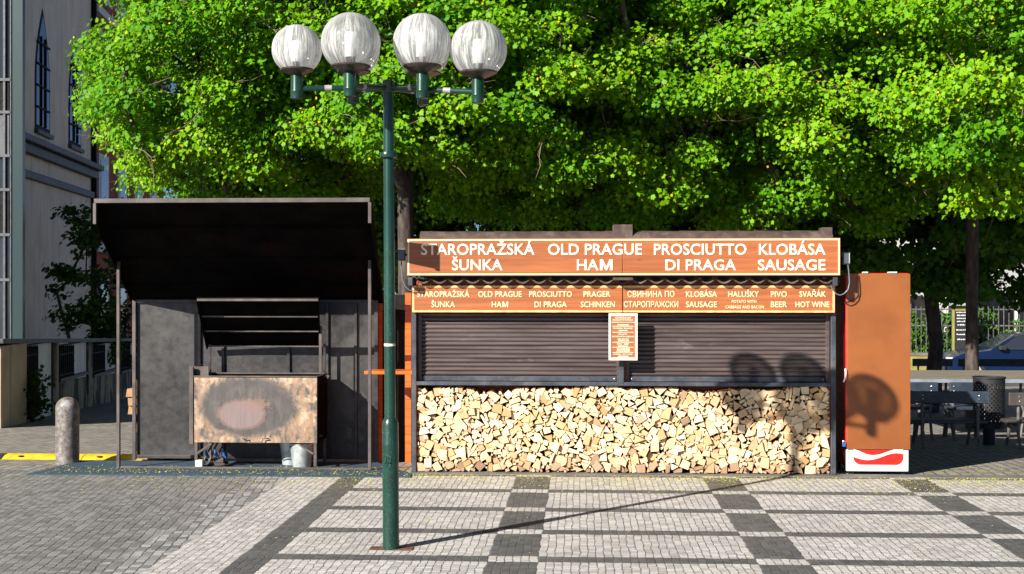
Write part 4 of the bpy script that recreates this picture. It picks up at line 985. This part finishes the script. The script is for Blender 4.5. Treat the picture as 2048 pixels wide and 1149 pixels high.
def tree(px, Y, cz, rx, ry, rz_, nclump, n_per, label, ls=.066, leafmat='maple_leaf', tmpl=LEAF, r_trunk=.13, fork_h=2.1, dx=0.0, seed=1, hem=2.4, bare=42, inner=.34, group='maple trees behind the kiosk', name='maple_tree', lean=0.0, dy=0.0, crad=(.34, .62)):
    rg = np.random.default_rng(seed); x = X_(px, Y); g = gz(Y)
    t = thing(name, (x, Y, g), label, 'tree', group)
    cc = np.array((x+dx, Y+dy, cz)); pts = []; rads = []
    tries = 0
    while len(pts) < nclump and tries < 20000:
        tries += 1
        u = rg.normal(0, 1, 3); u /= np.linalg.norm(u); f = rg.uniform(.80, 1.0) if rg.random() > inner else rg.uniform(.35, .8)
        # lumpy outline
        lum = 1+.13*math.sin(3*u[0]+seed)+.12*math.sin(4.2*u[1]+2*seed)+.10*math.sin(5*u[2]+seed*.7)
        p = cc+u*f*lum*np.array((rx, ry, rz_))
        if p[2] < hem+.35*rg.random(): continue
        r = rg.uniform(*crad)
        if any(np.linalg.norm(p-q) < .60*(r+s) for q, s in zip(pts, rads)): continue
        pts.append(p); rads.append(r)
    nodes, par, r = skeleton((x, Y, g-.05), (x+lean, Y, g+fork_h), pts, rg, r_trunk)
    # bare twigs poking out of the foliage
    mb = MB(); branch_mesh(mb, nodes, par, r)
    mb.build('trunk', 'bark', t, smooth=True, angle=0)
    tw = MB()
    for i in range(len(pts)):
        c, cr = pts[i], rads[i]
        for _ in range(3):
            u = rg.normal(0, 1, 3); u[2] = abs(u[2])*.4-.1; u /= np.linalg.norm(u); e = c+u*cr*rg.uniform(.8, 1.25); m = (c+e)/2+rg.normal(0, .05, 3)
            tw.tube([c, m, e], [.007, .005, .0025], 4, caps=False)
            e2 = m+(u+rg.normal(0, .5, 3))*cr*.5; tw.tube([m, (m+e2)/2+rg.normal(0, .02, 3), e2], [.004, .003, .002], 4, caps=False)
    for _ in range(bare):   # dead dangling twigs under the crown
        i = rg.integers(3, len(nodes)); a = nodes[i]; u = rg.normal(0, 1, 3); u[1] = -abs(u[1]); u[2] = -abs(u[2])*.6+.1; u /= np.linalg.norm(u); L = rg.uniform(.35, .9); p = [a]; q = a
        for s in range(5): q = q+u*L/5+rg.normal(0, .035, 3); p.append(q)
        tw.tube(p, [.011, .010, .008, .006, .004, .002], 5, caps=False)
        for s in (2, 3, 4): e = p[s]+(u+rg.normal(0, .8, 3))*.18; tw.tube([p[s], (p[s]+e)/2+rg.normal(0, .02, 3), e], [.005, .004, .002], 4, caps=False)
    tw.build('twigs', 'twig_bark', t, smooth=True, angle=0)
    v, tn = clump_leaves(np.array(pts), np.array(rads), n_per, rg, tmpl, ls, cc-np.array((0, 0, .5*rz_)))
    np_mesh('crown', v, len(tmpl), leafmat, t, tn)
    return t
tree(500, 17.6, 4.9, 2.42, 2.2, 2.6, 165, 860, 'leafy maple behind the shelter at the left edge of the foliage', seed=3, hem=2.75, dx=.38)
tree(812, 16.0, 5.2, 2.0, 1.9, 2.4, 120, 860, 'maple whose trunk stands in the gap between shelter and kiosk', seed=5, hem=2.6, dx=-.1, fork_h=2.3, r_trunk=.10)
tree(1150, 17.4, 5.1, 2.4, 2.1, 2.3, 155, 860, 'maple behind the middle of the kiosk roof', seed=8, hem=2.6, r_trunk=.11)
tree(1560, 17.3, 4.8, 2.35, 2.1, 2.4, 165, 860, 'dense maple behind the right end of the kiosk', seed=13, hem=2.6, r_trunk=.11)
tree(1945, 19.0, 4.75, 2.8, 2.3, 2.4, 190, 800, 'maple with a slim straight trunk behind the benches at the right edge', seed=21, hem=2.7, r_trunk=.085, fork_h=3.0, dy=-3.0, dx=.35)
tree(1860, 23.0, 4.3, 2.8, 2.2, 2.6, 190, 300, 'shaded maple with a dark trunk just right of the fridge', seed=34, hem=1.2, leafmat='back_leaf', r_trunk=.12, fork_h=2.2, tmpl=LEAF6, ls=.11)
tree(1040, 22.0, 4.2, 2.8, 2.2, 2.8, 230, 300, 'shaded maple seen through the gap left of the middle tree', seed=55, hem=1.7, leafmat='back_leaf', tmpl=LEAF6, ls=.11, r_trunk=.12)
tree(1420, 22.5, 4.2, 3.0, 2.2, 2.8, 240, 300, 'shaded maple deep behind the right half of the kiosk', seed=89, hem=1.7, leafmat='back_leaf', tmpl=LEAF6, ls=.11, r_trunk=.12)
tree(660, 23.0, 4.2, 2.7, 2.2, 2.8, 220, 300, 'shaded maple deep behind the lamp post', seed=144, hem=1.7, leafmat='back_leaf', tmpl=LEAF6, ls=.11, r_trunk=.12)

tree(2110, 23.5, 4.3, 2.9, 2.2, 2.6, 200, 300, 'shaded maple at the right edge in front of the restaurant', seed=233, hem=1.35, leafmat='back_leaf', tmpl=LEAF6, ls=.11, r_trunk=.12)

def bush(name, px, Y, z0, rx, ry, rz_, n, label, cat, seed, mat='shrub_leaf', ls=.09, stems=3, group=None, h=None):
    rg = np.random.default_rng(seed); x = X_(px, Y); g = gz(Y); t = thing(name, (x, Y, g), label, cat, group)
    cl = []; rd = []
    k = max(8, int(n/70))
    for _ in range(k): u = rg.uniform(-1, 1, 3); cl.append(np.array((x, Y, z0+rz_))+u*np.array((rx, ry, rz_))*.9); rd.append(rg.uniform(.16, .30))
    nodes, par, r = skeleton((x, Y, g-.03), (x, Y, g+.3), cl, rg, .035)
    mb = MB(); branch_mesh(mb, nodes, par, r); mb.build('stem', 'bark', t, smooth=True, angle=0)
    v, tn = clump_leaves(np.array(cl), np.array(rd), 250, rg, LEAF6, ls, np.array((x, Y, z0)))
    np_mesh('foliage', v, 6, mat, t, tn)
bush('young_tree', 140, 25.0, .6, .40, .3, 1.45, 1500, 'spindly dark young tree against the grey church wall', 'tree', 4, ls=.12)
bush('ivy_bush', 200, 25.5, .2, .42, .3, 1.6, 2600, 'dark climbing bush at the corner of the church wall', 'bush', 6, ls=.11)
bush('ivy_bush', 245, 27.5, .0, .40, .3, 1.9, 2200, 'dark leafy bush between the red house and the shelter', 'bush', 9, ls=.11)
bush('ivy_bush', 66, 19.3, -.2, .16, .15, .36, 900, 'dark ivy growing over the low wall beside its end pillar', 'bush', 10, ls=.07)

# ================================================================== LEFT: low wall, church, red house, glass front
FA = R(8.5)
def along(px0, d0):
    o = P(px0, HZ, d0); dr = Vector((-math.sin(FA), math.cos(FA), 0)); nr = Vector((math.cos(FA), math.sin(FA), 0))
    def xf(p): return Vector((o.x, o.y, 0))+dr*p.x+nr*p.y+Vector((0, 0, p.z))        # x along, y out towards the square, z up
    return xf
def low_wall():
    xf = along(45, 19.5); G = lambda s: gz(19.3+s*.99)
    t = thing('garden_wall', xf(Vector((0, 0, G(0)))), 'low whitewashed wall with iron grilles and dark coping left of the shelter', 'wall')
    pil = [(-.36, .12, 1), (2.05, .36, 0), (4.55, .36, 0), (7.1, .36, 0), (9.6, .36, 0)]
    top = lambda s: .96+(-.0375)*s
    for i, (s, w, f) in enumerate(pil):
        if f: MB(xf).box(-1.3, .02, -.45, .06, G(0)-.1, top(0)).build('pillar', 'pillar_plaster', t, bevel=.01)
        else: MB(xf).box(s-.18, s+.18, -.3, -.012, G(s)-.1, top(s)).build('pillar', 'damp_plaster', t, bevel=.01)
    st = [0.02]+[p[0] for p in pil[1:]]
    for i in range(4):
        a = st[i]+(0.18 if i else 0); b = st[i+1]-.18; m_ = (a+b)/2
        base = G(m_)+(.58 if i else .0)
        lo = MB(xf); lo.mesh([(a, -.22, G(a)-.1), (b, -.22, G(b)-.1), (b, -.03, G(b)-.1), (a, -.03, G(a)-.1), (a, -.22, base), (b, -.22, base-.05), (b, -.03, base-.05), (a, -.03, base)],
                [(0, 1, 2, 3), (7, 6, 5, 4), (0, 4, 5, 1), (1, 5, 6, 2), (2, 6, 7, 3), (3, 7, 4, 0)])
        if i: lo.build('plinth', 'damp_plaster', t)
        e = a+.50*(b-a)
        MB(xf).box(a+.002, b-.002, -.22, -.05, base-.05, top(b)).build('panel', 'lime_wall', t)
        g = MB(xf); n = 7
        for k in range(n+1):
            s = a+.1+(e-a-.12)*k/n; g.box(s-.015, s+.015, -.04, -.012, base+.04, top(s)-.08)
            g.lathe((s, -.026, base+.30), [(0, -.03), (.03, 0), (0, .03)], 6); g.lathe((s, -.026, top(s)-.08), [(.02, 0), (0, .05)], 6)
        for z in (base+.1, top(m_)-.18): g.box(a+.03, e, -.045, -.008, z-.014, z+.014)
        g.build('iron_grille', 'black_steel', t)
        if i: MB(xf).box(a-.02, b+.02, -.30, .03, base-.002, base+.05).build('ledge', 'slate', t, bevel=.006)
    c = MB(xf); c.mesh([(-1.4, -.5, top(-1)+.001), (9.8, -.36, top(9.8)+.001), (9.8, .12, top(9.8)+.001), (-1.4, .12, top(-1)+.001), (-1.4, -.5, top(-1)+.07), (9.8, -.36, top(9.8)+.07), (9.8, .12, top(9.8)+.07), (-1.4, .12, top(-1)+.07)],
            [(0, 3, 2, 1), (4, 5, 6, 7), (0, 1, 5, 4), (1, 2, 6, 5), (2, 3, 7, 6), (3, 0, 4, 7)]); c.build('coping', 'slate', t, bevel=.008)
low_wall()

def lancet(m, s, w, z0, z1, y, yo, n=10):
    "pointed arch outline prism in facade coordinates (x along, z up, y outwards)"
    h = w*1.25; zs = z1-h; p = [(s-w/2, z0), (s+w/2, z0), (s+w/2, zs)]
    p += [(s+w/2*(1-(i/n)**1.7), zs+h*(i/n)) for i in range(1, n)]+[(s, z1)]+[(s-w/2*(1-(i/n)**1.7), zs+h*(i/n)) for i in range(n-1, 0, -1)]+[(s-w/2, zs)]
    k = len(p); m._add([(x, yo, z) for x, z in p]+[(x, y, z) for x, z in p], [tuple(range(k))[::-1], tuple(range(k, 2*k))]+[(i, (i+1) % k, k+(i+1) % k, k+i) for i in range(k)])
    return p
def church():
    d0 = 27.0; xf = along(40, d0); L = 6.65; g = gz(30)-.4
    t = thing('church', xf(Vector((L/2, -2, g))), 'grey stucco church side with tall pointed windows and a dark cornice', 'church')
    MB(xf).box(-2.5, L, -6, 0, g, 10.5).build('wall', 'stucco', t)
    def zs(py, s): # height of a pixel row at facade distance s
        q = xf(Vector((s, 0, 0))); dd = -q.x*SY*-1; dd = q.x*(-SY)+q.y*CY; return EYE+(HZ-py)/F*dd
    zc = zs(275, .3)
    m = MB(xf); m.box(-2.5, L+.02, .001, .30, zc-.14, zc); m.build('cornice', 'slate', t, bevel=.02); MB(xf).box(-2.5, L+.02, .001, .16, zc-.34, zc-.141).build('cornice_moulding', 'slate', t, bevel=.02)
    zb = zs(345, .3); MB(xf).box(-2.5, L+.02, .001, .10, zb-.12, zb+.05).build('string_course', 'slate', t, bevel=.02)
    for s in (1.75, 4.75):
        z1 = zs(22, 1.75); z0 = zs(262, 1.75)
        m = MB(xf); lancet(m, s, 1.25, z0-.03, z1+.05, .012, -.02); f = m.build('window', 'black_steel', t)
        m = MB(xf); lancet(m, s, 1.08, z0+.08, z1-.09, .02, .0125); m.build('pane', 'dark_glass', f)
        m = MB(xf)
        for q in (-.18, .18): m.box(s+q-.02, s+q+.02, .0205, .05, z0+.08, z1-.6)
        for i in range(1, 5): m.box(s-.54, s+.54, .0205, .045, z0+(z1-z0)*i/5.6-.018, z0+(z1-z0)*i/5.6+.018)
        m.build('glazing_bar', 'black_steel', f)
        m = MB(xf); m.box(s-.66, s+.66, .001, .09, z0-.12, z0-.031); m.build('sill', 'slate', f)
    m = MB(xf); m.tube([(L-.1, .08, g), (L-.1, .08, 10)], .055, 10); m.box(L-.1, L+.02, .001, .05, g, 10.5); m.build('downpipe', 'black_steel', t, smooth=True)
church()
def red_house():
    xf = along(187, 34.0); g = gz(36)-.3; L = 11
    t = thing('red_house', xf(Vector((L/2, -2, g))), 'dull red house with white window surrounds beyond the church', 'house')
    MB(xf).box(.05, L, -6, -.05, g, 13).build('wall', 'red_stucco', t)
    for i in range(4):
        s = 1.2+i*2.5
        for z0 in (.1, 3.4, 6.7, 9.6):
            f = MB(xf).box(s-.62, s+.62, -.049, .02, z0, z0+2.0).build('window', 'white_frame', t)
            MB(xf).box(s-.42, s+.42, .021, .03, z0+.2, z0+1.85).build('pane', 'dark_glass', f)
            MB(xf).box(s-.7, s+.7, -.049, .10, z0-.13, z0-.002).build('sill', 'white_frame', f)
    MB(xf).box(.05, L, -.049, .12, 2.75, 3.0).build('string_course', 'white_frame', t); MB(xf).box(.05, L, -.049, .12, 9.05, 9.25).build('string_course', 'white_frame', t)
    r = MB(xf); r.mesh([(-.2, .3, 13.001), (L+.2, .3, 13.001), (L+.2, -6.3, 13.001), (-.2, -6.3, 13.001), (.5, -3, 15), (L-.5, -3, 15)], [(0, 1, 5, 4), (1, 2, 5), (2, 3, 4, 5), (3, 0, 4), (0, 3, 2, 1)]); r.build('roof', 'roof_tile', t)
red_house()
def glass_front():
    Y = 23.2; g = gz(Y)-.05; a, b, c = X_(-260, Y), X_(21, Y), X_(45, Y)
    t = thing('glass_building', ((a+c)/2, Y+1, g), 'modern glass fronted building with a teal corner pane at the left edge', 'building')
    MB().box(b+.02, c, Y, Y+.12, g, 8.5).build('corner_pane', 'teal_glass', t)
    w = MB().box(a, b-.001, Y+.03, Y+.2, g, 8.5).build('glazing', 'dark_glass', t)
    m = MB()
    for q in (-250, -180, -110, -60, -20, 9): m.box(X_(q, Y)-.02, X_(q, Y)+.02, Y-.02, Y+.029, g, 8.5)
    m.box(b, b+.019, Y-.02, Y+.5, g, 8.5)
    m.build('mullion', 'slate', t)
    for py0, py1, mt in ((160, 222, 'black_steel'), (228, 312, 'slate'), (388, 470, 'black_steel')):
        MB().box(a, b-.03, Y+.012, Y+.0295, Z_(py1, 10, Y), Z_(py0, 10, Y)).build('spandrel', mt, t)
    m = MB()
    for py in (160, 225, 312, 380, 470, 560): m.box(a, b, Y-.03, Y+.011, Z_(py, 10, Y)-.025, Z_(py, 10, Y)+.025)
    m.build('transom', 'slate', t)
glass_front()

# ================================================================== RIGHT: benches, table, bin, restaurant, car
def bench(name, x0, x1, Y, g, zb0, zb1, zs, label, mat, legs, cat='bench', group='benches beside the fridge'):
    t = thing(name, ((x0+x1)/2, Y, g), label, cat, group)
    MB().box(x0, x1, Y-.02, Y+.02, zb0, zb1).build('backrest', mat, t, bevel=.008)
    MB().box(x0, x1, Y+.05, Y+.44, zs-.04, zs).build('seat', mat, t, bevel=.008)
    for q in legs:
        l = MB(); l.tube([(q, Y+.02, zb1-.04), (q, Y+.025, zs+.0), (q, Y+.02, (zs+g)/2), (q, Y-.06, g)], .019, 8)
        l.tube([(q, Y+.03, zs-.05), (q, Y+.2, zs-.06), (q, Y+.40, zs-.05)], .018, 8)
        l.tube([(q, Y+.34, zs-.05), (q, Y+.36, (zs+g)/2), (q, Y+.44, g)], .019, 8); l.build('leg', 'cast_iron', t, smooth=True)
    m = MB()
    for q in legs:
        for z in (zb0+.05, zb1-.05): m.lathe((q, Y-.022, z), [(0, -.012), (.010, -.006), (.012, 0), (.010, .006), (0, .012)], 8)
    m.build('bolt', 'chrome', t)
def seating():
    Y = 15.4; g = gz(Y); z = lambda py, px=1900, y=None: Z_(py, px, y or Y)
    bench('park_bench', X_(1700, Y), X_(1979, Y), Y, g, z(807), z(783), z(842), 'dark blue park bench half hidden behind the drinks fridge', 'bench_paint', [X_(1720, Y), X_(1845, Y), X_(1957, Y)])
    bench('park_bench', X_(2017, Y), X_(2300, Y), Y, g, z(811), z(785), z(841), 'brown grey park bench cut off by the right edge', 'bench_brown', [X_(2038, Y), X_(2160, Y), X_(2280, Y)])
    # table
    Y = 17.0; g = gz(Y); a, b = X_(1815, Y), X_(2260, Y); zt = Z_(759, 1930, Y)
    t = thing('picnic_table', ((a+b)/2, Y+.7, g), 'long pale topped table standing behind the benches', 'table')
    MB().box(a, b, Y+.012, Y+1.9, zt-.03, zt).build('table_top', 'table_top', t, bevel=.004)
    MB().box(a, b, Y-.01, Y+.0115, zt-.045, zt+.001).build('edge_strip', 'table_edge', t, bevel=.002)
    for q in (1848, 1908, 2060, 2200):
        x = X_(q, Y); l = MB()
        for s in (-1, 1): l.tube([(x+s*.03, Y+.25, zt-.03), (x+s*.045, Y+.24, (zt+g)/2+.12), (x-s*.01, Y+.22, (zt+g)/2-.1), (x-s*.05, Y+.2, g)], .018, 8)
        l.build('leg', 'cast_iron', t, smooth=True)
    # far benches on the street side
    for i, (p0, p1, Yb, lab) in enumerate(((1825, 1905, 24.5, 'dark bench behind the table, left of the slim trunk'), (1916, 2160, 25.5, 'dark bench in front of the blue car'))):
        g = gz(Yb); bench('park_bench', X_(p0, Yb), X_(p1, Yb), Yb, g, Z_(733, 1900, Yb), Z_(718, 1900, Yb), Z_(748, 1900, Yb), lab, 'bench_paint', [X_(p0+12, Yb), X_(p1-12, Yb)])
    for i, (p0, p1, lab) in enumerate(((1790, 1876, 'dark slatted chair back left at the table edge'), (1899, 1985, 'dark slatted chair back right at the table edge'))):
        Yb = 16.6; g = gz(Yb); bench('garden_chair', X_(p0, Yb), X_(p1, Yb), Yb, g, Z_(790, 1900, Yb), Z_(765, 1900, Yb), Z_(815, 1900, Yb), lab, 'bench_paint', [X_(p0+8, Yb), X_(p1-14, Yb)], 'chair', 'chairs at the long table')
    # perforated bin
    Y = 16.0; c = Vector((X_(1978, Y), Y, gz(Y))); r = .185; z0 = Z_(856, 1978, Y); z1 = Z_(757, 1978, Y)
    t = thing('litter_bin', c, 'black perforated metal litter bin on a post beside the bench', 'litter bin')
    n, mrow = 46, 22; m = MB(); vs = []
    # lattice of diamonds with open holes
    for j in range(mrow+1):
        for i in range(n): q = 2*math.pi*i/n; vs.append((c.x+r*math.cos(q), c.y+r*math.sin(q), z0+(z1-z0)*j/mrow))
    for j in range(mrow):
        for i in range(n):
            A, B, C_, D = j*n+i, j*n+(i+1) % n, (j+1)*n+(i+1) % n, (j+1)*n+i
            if (i+j) % 2 == 0 and 1 < j < mrow-2:
                # ring around a hole
                o = len(vs); cen_ = [sum(vs[k][a_] for k in (A, B, C_, D))/4 for a_ in range(3)]
                for k in (A, B, C_, D): vs.append(tuple(cen_[a_]+(vs[k][a_]-cen_[a_])*.72 for a_ in range(3)))
                m.f += [(A, B, o+1, o), (B, C_, o+2, o+1), (C_, D, o+3, o+2), (D, A, o, o+3)]
            else: m.f.append((A, B, C_, D))
    m.v = [Vector(v) for v in vs]; m.mi = [0]*len(m.f)
    bsk = m.build('basket', 'black_rubber', t)
    m = MB(); m.lathe((c.x, c.y, 0), [(r*.99, z1), (r*1.06, z1+.003), (r*1.06, z1+.02), (r*.97, z1+.021), (r*.97, z1)], 32); m.build('rim', 'black_rubber', t)
    MB().lathe((c.x, c.y, 0), [(.07, c.z), (.07, z0), (r*.98, z0+.001), (r*.98, z0+.008), (0, z0+.009)], 24).build('post', 'black_rubber', t, smooth=True, angle=40)
seating()

def restaurant():
    Y = 44.5; g = gz(Y); X0, X1 = X_(1700, Y), X_(2300, Y)
    # iron fence on a yellow kerb wall
    Yf = 42.0; g = gz(Yf)
    t = thing('iron_fence', ((X_(1826, Yf)+X_(2048, Yf))/2, Yf, g), 'tall iron bar fence on a low yellow wall across the street', 'fence')
    a, b = X_(1700, Yf), X_(2250, Yf); zw = Z_(712, 1900, Yf)
    MB().box(a, b, Yf, Yf+.25, g-.1, zw).build('base_wall', 'yellow_wall', t)
    MB().box(a, b, Yf-.03, Yf+.28, zw+.001, zw+.09).build('coping', 'concrete', t)
    m = MB(); zt = Z_(608, 1900, Yf); k = int((b-a)/.16)
    for i in range(k+1):
        x = a+(b-a)*i/k; m.box(x-.010, x+.010, Yf+.1, Yf+.13, zw+.09, zt-.08+(0 if i % 12 else .08))
    for z in (Z_(652, 1900, Yf), zt-.18): m.box(a, b, Yf+.131, Yf+.15, z-.02, z+.02)
    m.build('bars', 'cast_iron', t)
    # hedge growing through it
    rg = np.random.default_rng(77); cl = []; rd = []
    for i in range(170): cl.append(np.array((rg.uniform(a, b), Yf+.75+rg.normal(0, .12), g+rg.uniform(.4, 2.2) if rg.random() < .6 else g+rg.uniform(.3, 1.2)))); rd.append(rg.uniform(.22, .4))
    h = thing('hedge', ((a+b)/2, Yf+.75, g), 'loose green hedge growing behind the iron fence', 'hedge')
    v, tn = clump_leaves(np.array(cl), np.array(rd), 190, rg, LEAF6, .13, np.array(((a+b)/2, Yf+1.5, g)))
    np_mesh('foliage', v, 6, 'back_leaf', h, tn)
    m = MB()
    for c in cl[:40]: m.tube([(c[0], Yf+.75, g-.03), (c[0]+.05, Yf+.74, (g+c[2])/2), tuple(c)], [.02, .016, .008], 5)
    m.build('stem', 'bark', h)
    # house
    Yh = 49.0; g = gz(48)
    t = thing('restaurant', ((X0+X1)/2+2, Yh+4, g), 'pale restaurant building with white awnings across the street', 'building')
    xa, xb = X_(1480, Yh), X_(2500, Yh)
    MB().box(xa, xb, Yh, Yh+9, g-.1, 12.5).build('wall', 'pale_stucco', t)
    for j, z0 in enumerate((4.0, 7.2, 10)):
        for i in range(7):
            x = xa+1.2+i*2.65
            f = MB().box(x-.65, x+.65, Yh-.06, Yh-.001, z0, z0+1.9).build('window', 'white_frame', t)
            MB().box(x-.5, x+.5, Yh-.075, Yh-.061, z0+.15, z0+1.75).build('pane', 'dark_glass', f)
            MB().box(x-.75, x+.75, Yh-.2, Yh-.001, z0-.14, z0-.002).build('sill', 'white_frame', f)
    m = MB()
    for i in range(5): x = xa+1.3+i*3.8; m.box(x-1.3, x+1.3, Yh-.05, Yh-.001, g, 1.6)
    m.build('shop_window', 'dark_glass', t)
    for i, (p0, p1, y0, y1, y2) in enumerate(((1700, 1884, 566, 572, 592), (1888, 2180, 535, 562, 590))):
        Ya = 43.6; x0, x1 = X_(p0, Ya), X_(p1, Ya); zt, zm, zb = Z_(y0, 1900, Ya), Z_(y1, 1900, Ya), Z_(y2, 1900, Ya)
        w = MB().mesh([(x0, Ya, zm), (x1, Ya, zm), (x1-.4, Yh-.08, zt+.5), (x0+.4, Yh-.08, zt+.5), (x0, Ya, zm-.03), (x1, Ya, zm-.03), (x1-.4, Yh-.08, zt+.47), (x0+.4, Yh-.08, zt+.47)], [(0, 1, 2, 3), (7, 6, 5, 4), (0, 4, 5, 1), (1, 5, 6, 2), (2, 6, 7, 3), (3, 7, 4, 0)]).build('awning', 'awning', t)
        MB().box(x0, x1, Ya-.02, Ya+.01, zb, zm-.031).build('valance', 'awning', w)
        for q in (x0+.1, (x0+x1)/2, x1-.1): MB().box(q-.05, q+.05, Ya+.05, Ya+.15, gz(Ya), zm-.04).build('support', 'white_frame', w)
    # chalkboard case
    Yc = 41.2; g = gz(Yc); c = X_(1922, Yc); t = thing('menu_case', (c, Yc, g), 'chalkboard menu in a yellow frame with a little roof, left of the slim trunk', 'menu board')
    a, b = X_(1906, Yc), X_(1941, Yc); zt = Z_(612, 1922, Yc)
    MB().box(a, b, Yc, Yc+.12, g, zt).build('frame', 'yellow_wall', t, bevel=.01)
    MB().box(a+.05, b-.05, Yc-.012, Yc-.0005, Z_(708, 1922, Yc), Z_(622, 1922, Yc)).build('chalkboard', 'black_rubber', t)
    MB().box(a-.09, b+.09, Yc-.14, Yc+.22, zt+.001, zt+.08).build('roof', 'zinc', t)
    m = MB(); rr = random.Random(4)
    for i, py in enumerate((625, 631, 637, 643, 650, 660, 669, 679)):
        q = 1912+rr.uniform(0, 3)
        while q < 1934: e = rr.uniform(1.4, 3.4); m.box(X_(q, Yc), X_(q+e, Yc), Yc-.014, Yc-.0125, Z_(py+1.3, 1922, Yc), Z_(py-rr.uniform(.2, 1.3), 1922, Yc)); q += e+rr.uniform(.6, 1.6)
    m.build('chalk_marks', 'chalk', t)
restaurant()

def car():
    Y = 39.2; g = gz(Y)+.008; x0 = X_(1893, Y); L = 4.4; w = 1.75
    t = thing('parked_car', (x0+L/2, Y+w/2, g), 'dark blue car parked across the street at the right edge', 'car')
    # side profile nose at left; sections across width
    prof = [(0.05, .30), (0.0, .55), (.10, .72), (.45, .84), (1.05, .93), (1.30, .96), (2.02, 1.38), (2.45, 1.45), (3.1, 1.43), (3.75, 1.18), (4.15, 1.02), (4.38, .92), (4.4, .5), (4.3, .28)]
    belt = .93
    def sect(inset, ptsl, y): return [(x0+x, y, g+z) for x, z in ptsl]
    n = len(prof); cols = [(0.0, .16, .93), (.10, .05, 1.0), (.35, 0, 1.0), (w-.35, 0, 1.0), (w-.10, .05, 1.0), (w, .16, .93)]
    vs = []
    for yy, ins, sc in cols:
        for x, z in prof:
            tum = max(0, z-belt)*.42; y_ = yy+(tum if yy < w/2 else -tum)
            zz = z if sc == 1 else min(z, z*.97+.01)
            vs.append((x0+x+(ins*.6 if x < .4 else (-ins*.6 if x > 4 else 0)), Y+y_, g+zz))
    fs = [(j*n+i, j*n+i+1, (j+1)*n+i+1, (j+1)*n+i) for j in range(len(cols)-1) for i in range(n-1)]+[tuple(range(n))[::-1], tuple(range((len(cols)-1)*n, len(cols)*n))]+[(j*n+n-1, j*n, (j+1)*n, (j+1)*n+n-1) for j in range(len(cols)-1)]
    MB().mesh(vs, fs).build('body', 'car_blue', t, smooth=True, angle=38)
    yo = lambda z: Y-.006+max(0, z-belt)*.42
    def win(pts): return MB().mesh([(x0+x, yo(z), g+z) for x, z in pts]+[(x0+x, yo(z)+.02, g+z) for x, z in pts], [tuple(range(len(pts))), tuple(range(2*len(pts)-1, len(pts)-1, -1))])
    win([(1.50, .96), (2.35, .96), (2.35, 1.38), (2.10, 1.36)]).build('side_window', 'lamp_glass' if 0 else 'dark_glass', t)
    win([(2.43, .96), (3.45, .96), (3.35, 1.24), (3.05, 1.37), (2.43, 1.39)]).build('side_window', 'dark_glass', t)
    MB().mesh([(x0+1.36, Y+.12, g+1.005), (x0+1.36, Y+w-.12, g+1.005), (x0+1.99, Y+w-.3, g+1.372), (x0+1.99, Y+.3, g+1.372)], [(0, 1, 2, 3)]).build('windscreen', 'dark_glass', t)
    MB().tube([(x0+1.33, Y+.03, g+.975), (x0+2.04, Y+.185, g+1.40), (x0+2.46, Y+.22, g+1.465), (x0+3.1, Y+.21, g+1.445)], .022, 6).build('roof_rail', 'chrome', t, smooth=True)
    MB().box(x0+1.5, x0+1.72, Y-.16, Y-.02, g+.95, g+1.08).build('wing_mirror', 'black_rubber', t, bevel=.03)
    for y in (Y+.02, Y+w-.3): MB().box(x0+.05, x0+.36, y, y+.28, g+.60, g+.73).build('headlight', 'lamp_glass', t, bevel=.03)
    for x in (.82, 3.5):
        for y, s in ((Y-.01, 1), (Y+w+.01, -1)):
            wl = MB().tube([(x0+x, y, g+.31), (x0+x, y+s*.2, g+.31)], .31, 24).build('wheel', 'black_rubber', t, smooth=True, angle=40)
            MB().tube([(x0+x, y-s*.006, g+.31), (x0+x, y+s*.0-s*.001, g+.31)], .2, 20).build('rim', 'zinc', wl)
car()

# ================================================================== FALLEN BLOSSOM
def blossom():
    rg = np.random.default_rng(5)
    n = 12000; x = rg.uniform(-4.2, 5.6, n); y = 12.27-np.abs(rg.exponential(.36, n))
    clus = .5+.5*np.sin(x*2.3+1.2*np.sin(y*4))
    keep = rg.random(n) < np.clip(.35+.65*clus, 0, 1); keep &= (x > -2.6) | (rg.random(n) < .5)
    keep &= ~((x < X_(822, 12.2)) & (y > 12.03))
    x, y = x[keep], y[keep]; z = np.full(len(x), .002)
    k = 1500; mx = rg.uniform(X_(90, 12.1), X_(820, 12.1), k); my = 12.05+rg.beta(1.2, 1.6, k)*.62
    k2 = 450; bx = rg.uniform(X_(1680, 12.7), 7, k2); by = 12.46+rg.beta(1, 3, k2)*1.2
    k3 = 500; wx = rg.uniform(-6, 6, k3); wy = rg.uniform(7.5, 12, k3)
    c = np.vstack([np.column_stack([x, y, z]), np.column_stack([mx, my, np.full(k, .0145)]), np.column_stack([bx, by, [gz(q)+.003 for q in by]]), np.column_stack([wx, wy, np.full(k3, .003)])])
    n = len(c); s = rg.uniform(.0035, .0095, n); a = rg.uniform(0, 6.28, n); el = rg.uniform(.4, 1, n)
    ux = np.column_stack([np.cos(a), np.sin(a), rg.uniform(-.2, .3, n)])*s[:, None]; uy = np.column_stack([-np.sin(a), np.cos(a), rg.uniform(-.2, .5, n)])*(s*el)[:, None]
    v = np.stack([c-ux, c-uy*.8, c+ux, c+uy], 1); v[:, :, 2] = np.maximum(v[:, :, 2], c[:, 2][:, None]); v[:, 3, 2] += s*.3
    o = np_mesh('fallen_blossom', v, 4, 'pollen'); tag(o, 'yellow green maple blossom scattered on the paving and mat', 'blossom', kind='stuff')
blossom()
